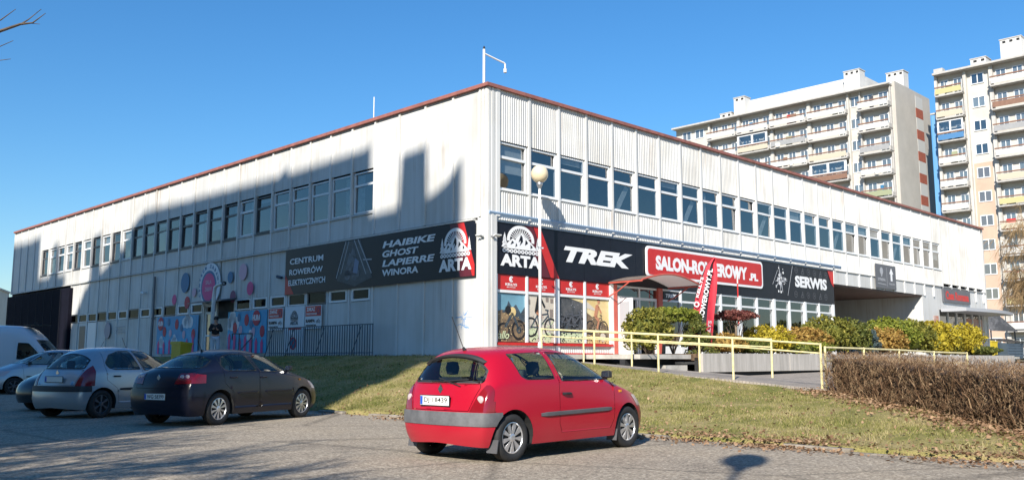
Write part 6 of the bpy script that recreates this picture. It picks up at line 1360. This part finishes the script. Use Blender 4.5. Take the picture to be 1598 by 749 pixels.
# globe lamp, roof mast, aerial
lp = thing('street_lamp', W(1.9, -.8, 1.38), 0, 'slim pale lamp post with opal globe in front of the shop corner', 'street lamp')
b = MB(); b.lathe([(.13, 0), (.13, .06), (.085, .1), (.08, .34), (.055, .42)], 14); b.build('base', MATS['white_paint'], lp, True)
b = MB(); b.tube([(0, 0, .4), (0, 0, 3.0), (0, 0, 5.3)], [.052, .05, .042], 10); b.build('post', MATS['white_paint'], lp, True)
b = MB(); b.lathe([(.048, 5.3), (.06, 5.34), (.10, 5.42), (.11, 5.5), (.04, 5.55)], 14); b.build('globe_socket', MATS['steel'], lp, True)
mat('opal', (.72, .60, .40), .25, spec=.5); b = MB(); b.lathe([(.001, -.29)] + [(.29*math.cos(a), .29*math.sin(a)) for a in np.linspace(-1.45, 1.45, 15)] + [(.001, .29)], 24, (0, 0, 5.78)); b.build('globe', MATS['opal'], lp, True)
b = MB(); b.lathe([(.06, 3.35), (.06, 3.43)], 10); b.box(-.12, .12, -.02, .02, 3.36, 3.40); b.build('clamp', MATS['steel'], lp)
lp.scale = (1, 1, 1.035)
ms = thing('camera_mast', W(.6, .55, 10.2), ROT, 'white roof mast with bent arm carrying a small camera at the building corner', 'mast')
b = MB(); b.tube([(0, 0, 0), (0, 0, 1.5)], .045, 8); b.build('post', MATS['white_paint'], ms); b = MB(); b.tube([(0, 0, 1.36), (.45, -.1, 1.24), (.78, -.18, 1.16), (.82, -.19, 1.12), (.82, -.19, .92)], .03, 7); b.build('arm', MATS['white_paint'], ms); b = MB(); b.lathe([(.055, .82), (.06, .95), (.03, .97)], 10, (.82, -.19, 0)); b.build('camera', MATS['white_paint'], ms); b = MB(); b.lathe([(.03, 1.5), (.04, 1.56), (.01, 1.62)], 8); b.build('cap', MATS['black_plastic'], ms)
an = thing('roof_aerial', W(.8, 7.1, 10.2), 0, 'thin white roof aerial on the left front', 'aerial'); b = MB(); b.tube([(0, 0, 0), (0, 0, 1.25)], .022, 6); b.build('rod', MATS['white_paint'], an); b = MB(); b.lathe([(.06, 0), (.06, .05)], 8); b.build('foot', MATS['steel'], an)
# feather flag
fl_t = thing('feather_flag', W(7.75, -3.25, 1.44), ROT - R(42), 'tall red and black feather flag with white vertical lettering in the planter', 'flag')
b = MB(); pole = [(-.62, 0, 0), (-.50, 0, 1.0), (-.25, 0, 2.2), (.12, 0, 3.1), (.42, 0, 3.43)]; b.tube(pole, [.022, .02, .016, .012, .008], 7); b.build('pole', MATS['black_plastic'], fl_t)
n = 26; V_ = []; 
lx = lambda z: float(np.interp(z, [.25, 1.0, 2.2, 3.1, 3.43], [-.60, -.50, -.25, .12, .42])); rxx = lambda z: float(np.interp(z, [.05, .9, 2.0, 2.9, 3.43], [.22, .34, .46, .52, .47]))
mat('flag_red', (.55, .03, .05), .7, var=.12, vscale=6); mat('flag_black', (.02, .018, .022), .7)
def flag_strip(name, u0, u1, m_, oy=0, nu=8):
    b = MB(); 
    for i in range(n + 1):
        z = .12 + 3.28*i/n
        for j in range(nu + 1):
            u = u0 + (u1 - u0)*j/nu; x = lx(z) + (rxx(z) - lx(z))*u; b.v.append((x, .10*math.sin(u*7 + z*.9)*u + .04*math.sin(z*3 + u*4) + oy, z))
    for i in range(n):
        for j in range(nu): k = i*(nu+1) + j; b.f.append((k, k+1, k+nu+2, k+nu+1))
    return b.build(name, MATS[m_], fl_t, True)
flag_strip('cloth', 0, .34, 'flag_red'); flag_strip('cloth_band', .34, .64, 'flag_black'); flag_strip('cloth', .64, 1, 'flag_red')
ang = math.atan2(3.0, .62); base_ = Vector((-.30, -.15, .35))
text_obj('lettering', 'SALON-ROWEROWY.PL', 1, MATS['sign_white'], fl_t, Matrix.Translation((-.28, -.16, .28)) @ Matrix(((1,0,0,0),(0,0,-1,0),(0,1,0,0),(0,0,0,1))) @ Matrix.Rotation(R(77.5), 4, 'Z'), bold=.02, depth=.002, fit=(2.75, .17))
text_obj('lettering', 'KELLYS', 1, MATS['sign_white'], fl_t, Matrix.Translation((-.22, -.12, 1.95)) @ Matrix(((1,0,0,0),(0,0,-1,0),(0,1,0,0),(0,0,0,1))) @ Matrix.Rotation(R(74), 4, 'Z'), bold=.02, depth=.002, fit=(.75, .10)); text_obj('lettering', 'KELLYS', 1, MATS['sign_lgrey'], fl_t, Matrix.Translation((.08, -.16, .35)) @ Matrix(((1,0,0,0),(0,0,-1,0),(0,1,0,0),(0,0,0,1))) @ Matrix.Rotation(R(80), 4, 'Z'), bold=.02, depth=.002, fit=(.8, .12))
b = MB(); 
for q in ring(-.30, 1.72, .06, .10, 14): b.prism([(x, -.14, z) for x, z in q], (0, -.004, 0))
b.build('emblem', MATS['sign_white'], fl_t)
fp = thing('flag_pole', W(12.1, -2.0, 1.44), 0, 'thin red and white striped pole among the shrubs', 'pole')
for i in range(6): b = MB(); b.tube([(0, 0, i*.56), (0, 0, i*.56 + .558)], .026, 7); b.build('segment', MATS['white_paint' if i % 2 else 'sign_red'], fp)
mark = names()
# bent white pipe post with lamp, hand rail, yellow grit box at the play centre door
pp = thing('pipe_post', W(-1.2, 16.15, 1.3), ROT, 'white bent pipe post in front of the play centre door', 'post'); b = MB(); b.tube([(0, 0, 0), (0, -.1, 2.6), (-.02, -.22, 3.08), (-.04, -.5, 3.16), (-.05, -1.05, 3.2)], [.09, .085, .075, .07, .06], 9); b.build('pipe', MATS['white_paint'], pp, True); b = MB(); b.lathe([(.09, -.05), (.1, .06), (.05, .1)], 10, (-.05, -1.1, 3.2), 'y'); b.build('lamp_head', MATS['steel_dark'], pp)
hr = thing('hand_rail', W(-1.0, 0, 1.3), ROT, 'grey tubular hand rail beside the blue mural board', 'railing'); b = MB(); b.tube([(0, 12.9, 0), (0, 12.9, 1.0), (0, 14.6, 1.02), (0, 14.6, .75)], .025, 6); b.tube([(0, 12.9, .85), (0, 13.9, .3)], .02, 6); b.build('tube', MATS['steel_dark'], hr); b = MB(); b.tube([(0, 14.0, 0), (0, 14.0, 1.0)], .025, 6); b.build('post', MATS['steel_dark'], hr)
yb = thing('grit_box', W(-2.0, 17.3, 1.2), ROT, 'yellow lidded box below the blue mural board', 'box'); mat('box_yellow', (.55, .42, .03), .5, var=.1); b = MB(); b.prism([(-.32, -.6, 0), (.32, -.6, 0), (.38, -.7, .8), (-.38, -.7, .8)], (0, 1.3, 0)); b.build('body', MATS['box_yellow'], yb); b = MB(); b.prism([(-.42, -.75, .8), (.42, -.75, .8), (.42, -.75, .88), (-.42, -.75, .96)], (0, 1.4, 0)); b.build('lid', MATS['box_yellow'], yb); yb.scale = (.7, .7, .85)
for x_, y_, z_, lb in ((-.14, 26.3, 4.75, 'small white wall camera above the white door on the left front'), (-.14, 12.4, 4.7, 'small dark wall lamp left of the black banner')):
    t = thing('wall_camera', W(x_, y_, z_), ROT, lb, 'camera'); box_obj('bracket', (0, .14, -.04, .04, -.04, .04), MATS['white_paint'], t); b = MB(); b.tube([(-.02, .1, 0), (-.05, -.3, -.08)], [.07, .06], 8); b.build('housing', MATS['white_paint' if y_ > 20 else 'steel_dark'], t)
dp = thing('downpipe', W(-.1, 24.9, 1.3), ROT, 'dark downpipe at the edge of the mural on the left front', 'downpipe'); b = MB(); b.tube([(0, 0, 0), (0, 0, 4.2)], .055, 8); b.build('pipe', MATS['sign_grey'], dp); box_obj('bracket', (-.07, .1, -.07, .07, 2.0, 2.06), MATS['sign_grey'], dp)
left_shift(mark)
# corner gutter brackets and small camera by the passage
t = thing('corner_lamp', W(.45, -.1, 5.2), ROT, 'pair of small grey floodlights on the ribbed corner column', 'floodlight')
for s_, a in ((1, 0), (-1, 1.57)):
    b = MB(); b.box(-.05, .05, -.02, .12, -.03, .03) if s_ > 0 else b.box(-.35, -.2, .2, .3, -.03, .03); b.build('bracket', MATS['steel'], t); b = MB(); b.prism([(-.12, -.10, -.02), (.16, -.10, -.02), (.16, -.22, .02), (-.12, -.22, .02)], (0, 0, .03)) if s_ > 0 else b.prism([(-.3, .15, -.02), (-.3, .42, -.02), (-.42, .42, .02), (-.42, .15, .02)], (0, 0, .03)); b.build('lamp_head', MATS['white_paint'], t)
# bins and shelter past the far end
def wp(u_x, y, z=0): return (u_x, y, z)
bn = thing('waste_container', (40.6, 74, 1.1), R(30), 'dark blue grey waste container beyond the far shop', 'container'); mat('bin_blue', (.06, .09, .13), .5, var=.15); b = MB(); b.prism([(-1.0, -.6, .2), (1.0, -.6, .2), (1.15, -.6, 1.45), (-1.15, -.6, 1.45)], (0, 1.2, 0)); b.build('body', MATS['bin_blue'], bn)
for i in range(5): box_obj('rib', (-.98, .98, -.64, -.601, .35 + i*.22, .42 + i*.22), MATS['bin_blue'], bn)
b = MB(); b.prism([(-1.2, -.7, 1.46), (1.2, -.7, 1.46), (1.2, .7, 1.75), (-1.2, .7, 1.75)], (0, 0, .06)); b.build('lid', MATS['black_plastic'], bn)
bn2 = thing('yellow_bin', (38.9, 73.5, 1.1), R(30), 'narrow yellow recycling bin beside the waste container', 'bin'); b = MB(); b.prism([(-.32, -.3, .05), (.32, -.3, .05), (.38, -.36, 1.5), (-.38, -.36, 1.5)], (0, .66, 0)); b.build('body', MATS['box_yellow'], bn2); b = MB(); b.prism([(-.4, -.4, 1.5), (.4, -.4, 1.5), (.4, .36, 1.62), (-.4, .36, 1.62)], (0, 0, .06)); b.build('lid', MATS['box_yellow'], bn2)
sh_ = thing('bin_shelter', (41.2, 78, 1.1), R(35), 'dark pitched shelter roof behind the waste container', 'shelter'); b = MB(); b.prism([(-2.2, -1.4, 2.5), (2.2, -1.4, 2.5), (1.6, -.1, 4.0), (-1.6, -.1, 4.0)], (0, .12, 0)); b.prism([(-2.2, 1.4, 2.5), (2.2, 1.4, 2.5), (1.6, .1, 4.0), (-1.6, .1, 4.0)], (0, -.12, 0)); b.build('roof', MATS['sign_grey'], sh_)
for x_ in (-2, 2):
    for y_ in (-1.2, 1.2): b = MB(); b.tube([(x_, y_, 0), (x_, y_, 2.6)], .06, 6); b.build('post', MATS['steel_dark'], sh_)
cw = thing('boundary_wall', (44.5, 70, 1.1), R(20), 'low pale concrete wall at the right edge', 'wall'); b = MB(); b.box(-2.5, 3, -.15, .15, 0, .75); b.build('wall', MATS['concrete_pale'], cw); b = MB(); b.box(-2.6, 3.1, -.22, .22, .751, .85); b.build('cap', MATS['concrete_pale'], cw)
# lamp post behind the viewpoint: its shadow lies on the asphalt at the right
def lamp_back(lat, along, hgt, label):
    p = sper*lat + sdir*along; l2 = copy_tree(lp); l2.location = (p.x, p.y, 0); l2.scale = (1, 1, hgt/6.1); l2['label'] = label; return l2
tip = Vector((3.0, 11.75, 0)); lat_, al_ = tip.dot(sper), tip.dot(sdir); lamp_back(lat_, al_ - 9.1/tanE, 9.4, 'globe lamp post behind the viewpoint shading the asphalt')
# person at the play centre door
def skin_body(name, joints, edges, m, parent, sub_=2):
    me = bpy.data.meshes.new(name); keys = list(joints); me.from_pydata([joints[k][0] for k in keys], [(keys.index(a), keys.index(b_)) for a, b_ in edges], [])
    o = bpy.data.objects.new(name, me); link(o, parent); sk = o.modifiers.new('skin', 'SKIN'); 
    lay = me.skin_vertices[0] if me.skin_vertices else None
    for i, k in enumerate(keys): me.skin_vertices[0].data[i].radius = joints[k][1]; me.skin_vertices[0].data[i].use_root = i == 0
    ss = o.modifiers.new('s', 'SUBSURF'); ss.levels = ss.render_levels = sub_
    bpy.context.view_layer.update(); em = bpy.data.meshes.new_from_object(o.evaluated_get(bpy.context.evaluated_depsgraph_get())); o.modifiers.clear(); old = o.data; o.data = em; bpy.data.meshes.remove(old); em.materials.clear(); em.materials.append(MATS[m]); em.polygons.foreach_set('use_smooth', [True]*len(em.polygons)); return o
mat('skin', (.45, .24, .16), .6); mat('jacket_black', (.012, .012, .014), .8); mat('jeans_pale', (.50, .56, .64), .85); mat('hair_dark', (.02, .015, .012), .7)
pe = thing('person', W(-1.33, 15.25, 1.26), ROT + R(150), 'person in black jacket and pale trousers standing at the play centre door', 'person')
try:
    J = dict(pel=((0, 0, .95), (.15, .11)), spine=((0, 0, 1.15), (.145, .10)), chest=((0, .01, 1.36), (.18, .12)), neck=((0, .01, 1.50), (.06, .06)), head=((0, .03, 1.60), (.085, .095)), crown=((0, .02, 1.72), (.075, .085)),
        ls=((.17, 0, 1.42), (.065, .065)), le=((.25, .08, 1.18), (.05, .05)), lw=((.08, .27, 1.25), (.035, .035)), lh=((.02, .31, 1.29), (.035, .025)), rs=((-.17, 0, 1.42), (.065, .065)), re=((-.26, .06, 1.17), (.05, .05)), rw=((-.10, .26, 1.22), (.035, .035)), rh=((-.04, .31, 1.26), (.035, .025)),
        lhip=((.09, 0, .88), (.10, .10)), lk=((.11, .02, .50), (.07, .07)), la=((.11, -.02, .10), (.05, .05)), lt=((.13, .12, .04), (.045, .035)), rhip=((-.09, 0, .88), (.10, .10)), rk=((-.12, .03, .50), (.07, .07)), ra=((-.12, -.02, .10), (.05, .05)), rt=((-.14, .12, .04), (.045, .035)))
    E_ = [('pel', 'spine'), ('spine', 'chest'), ('chest', 'neck'), ('neck', 'head'), ('head', 'crown'), ('chest', 'ls'), ('ls', 'le'), ('le', 'lw'), ('lw', 'lh'), ('chest', 'rs'), ('rs', 're'), ('re', 'rw'), ('rw', 'rh'), ('pel', 'lhip'), ('lhip', 'lk'), ('lk', 'la'), ('la', 'lt'), ('pel', 'rhip'), ('rhip', 'rk'), ('rk', 'ra'), ('ra', 'rt')]
    bd = skin_body('body', J, E_, 'skin', pe)
    def part(name, ks, grow_, m): 
        J2 = {k: (J[k][0], (J[k][1][0]*grow_ + .012, J[k][1][1]*grow_ + .012)) for k in ks}; return skin_body(name, J2, [e for e in E_ if e[0] in ks and e[1] in ks], m, pe)
    part('jacket', ['pel', 'spine', 'chest', 'ls', 'le', 'lw', 'rs', 're', 'rw'], 1.10, 'jacket_black'); part('trousers', ['pel', 'lhip', 'lk', 'la', 'rhip', 'rk', 'ra'], 1.06, 'jeans_pale')
    b = MB(); b.lathe([(.001, .115), (.06, .10), (.092, .05), (.10, -.01), (.092, -.06)], 14, (0, .01, 1.70)); b.build('hair', MATS['hair_dark'], pe, True)
    for s_ in (1, -1):
        b = MB(); b.box(s_*.12 - .05, s_*.12 + .05, -.06, .20, 0, .09); b.build('shoe', MATS['black_plastic'], pe)
        for f in range(4): b = MB(); x0 = s_*(.005 + f*.018); b.tube([(x0, .31, 1.30), (x0*1.1, .345, 1.315), (x0*.9, .35, 1.29)], [.010, .009, .007], 6); b.build('finger', MATS['skin'], pe, True)
        b = MB(); b.tube([(s_*.06, .30, 1.27), (s_*.045, .33, 1.32)], [.011, .008], 6); b.build('thumb', MATS['skin'], pe, True)
        b = MB(); b.lathe([(.001, -.012), (.011, 0), (.001, .012)], 8, (s_*.033, .118, 1.665)); b.build('eye', MATS['ink'], pe)
    b = MB(); b.tube([(0, .11, 1.66), (0, .14, 1.625)], [.012, .016], 6); b.build('nose', MATS['skin'], pe)
    box_obj('phone', (-.04, .04, .34, .35, 1.27, 1.42), MATS['ink'], pe)
except Exception as ex:
    print('person', ex)
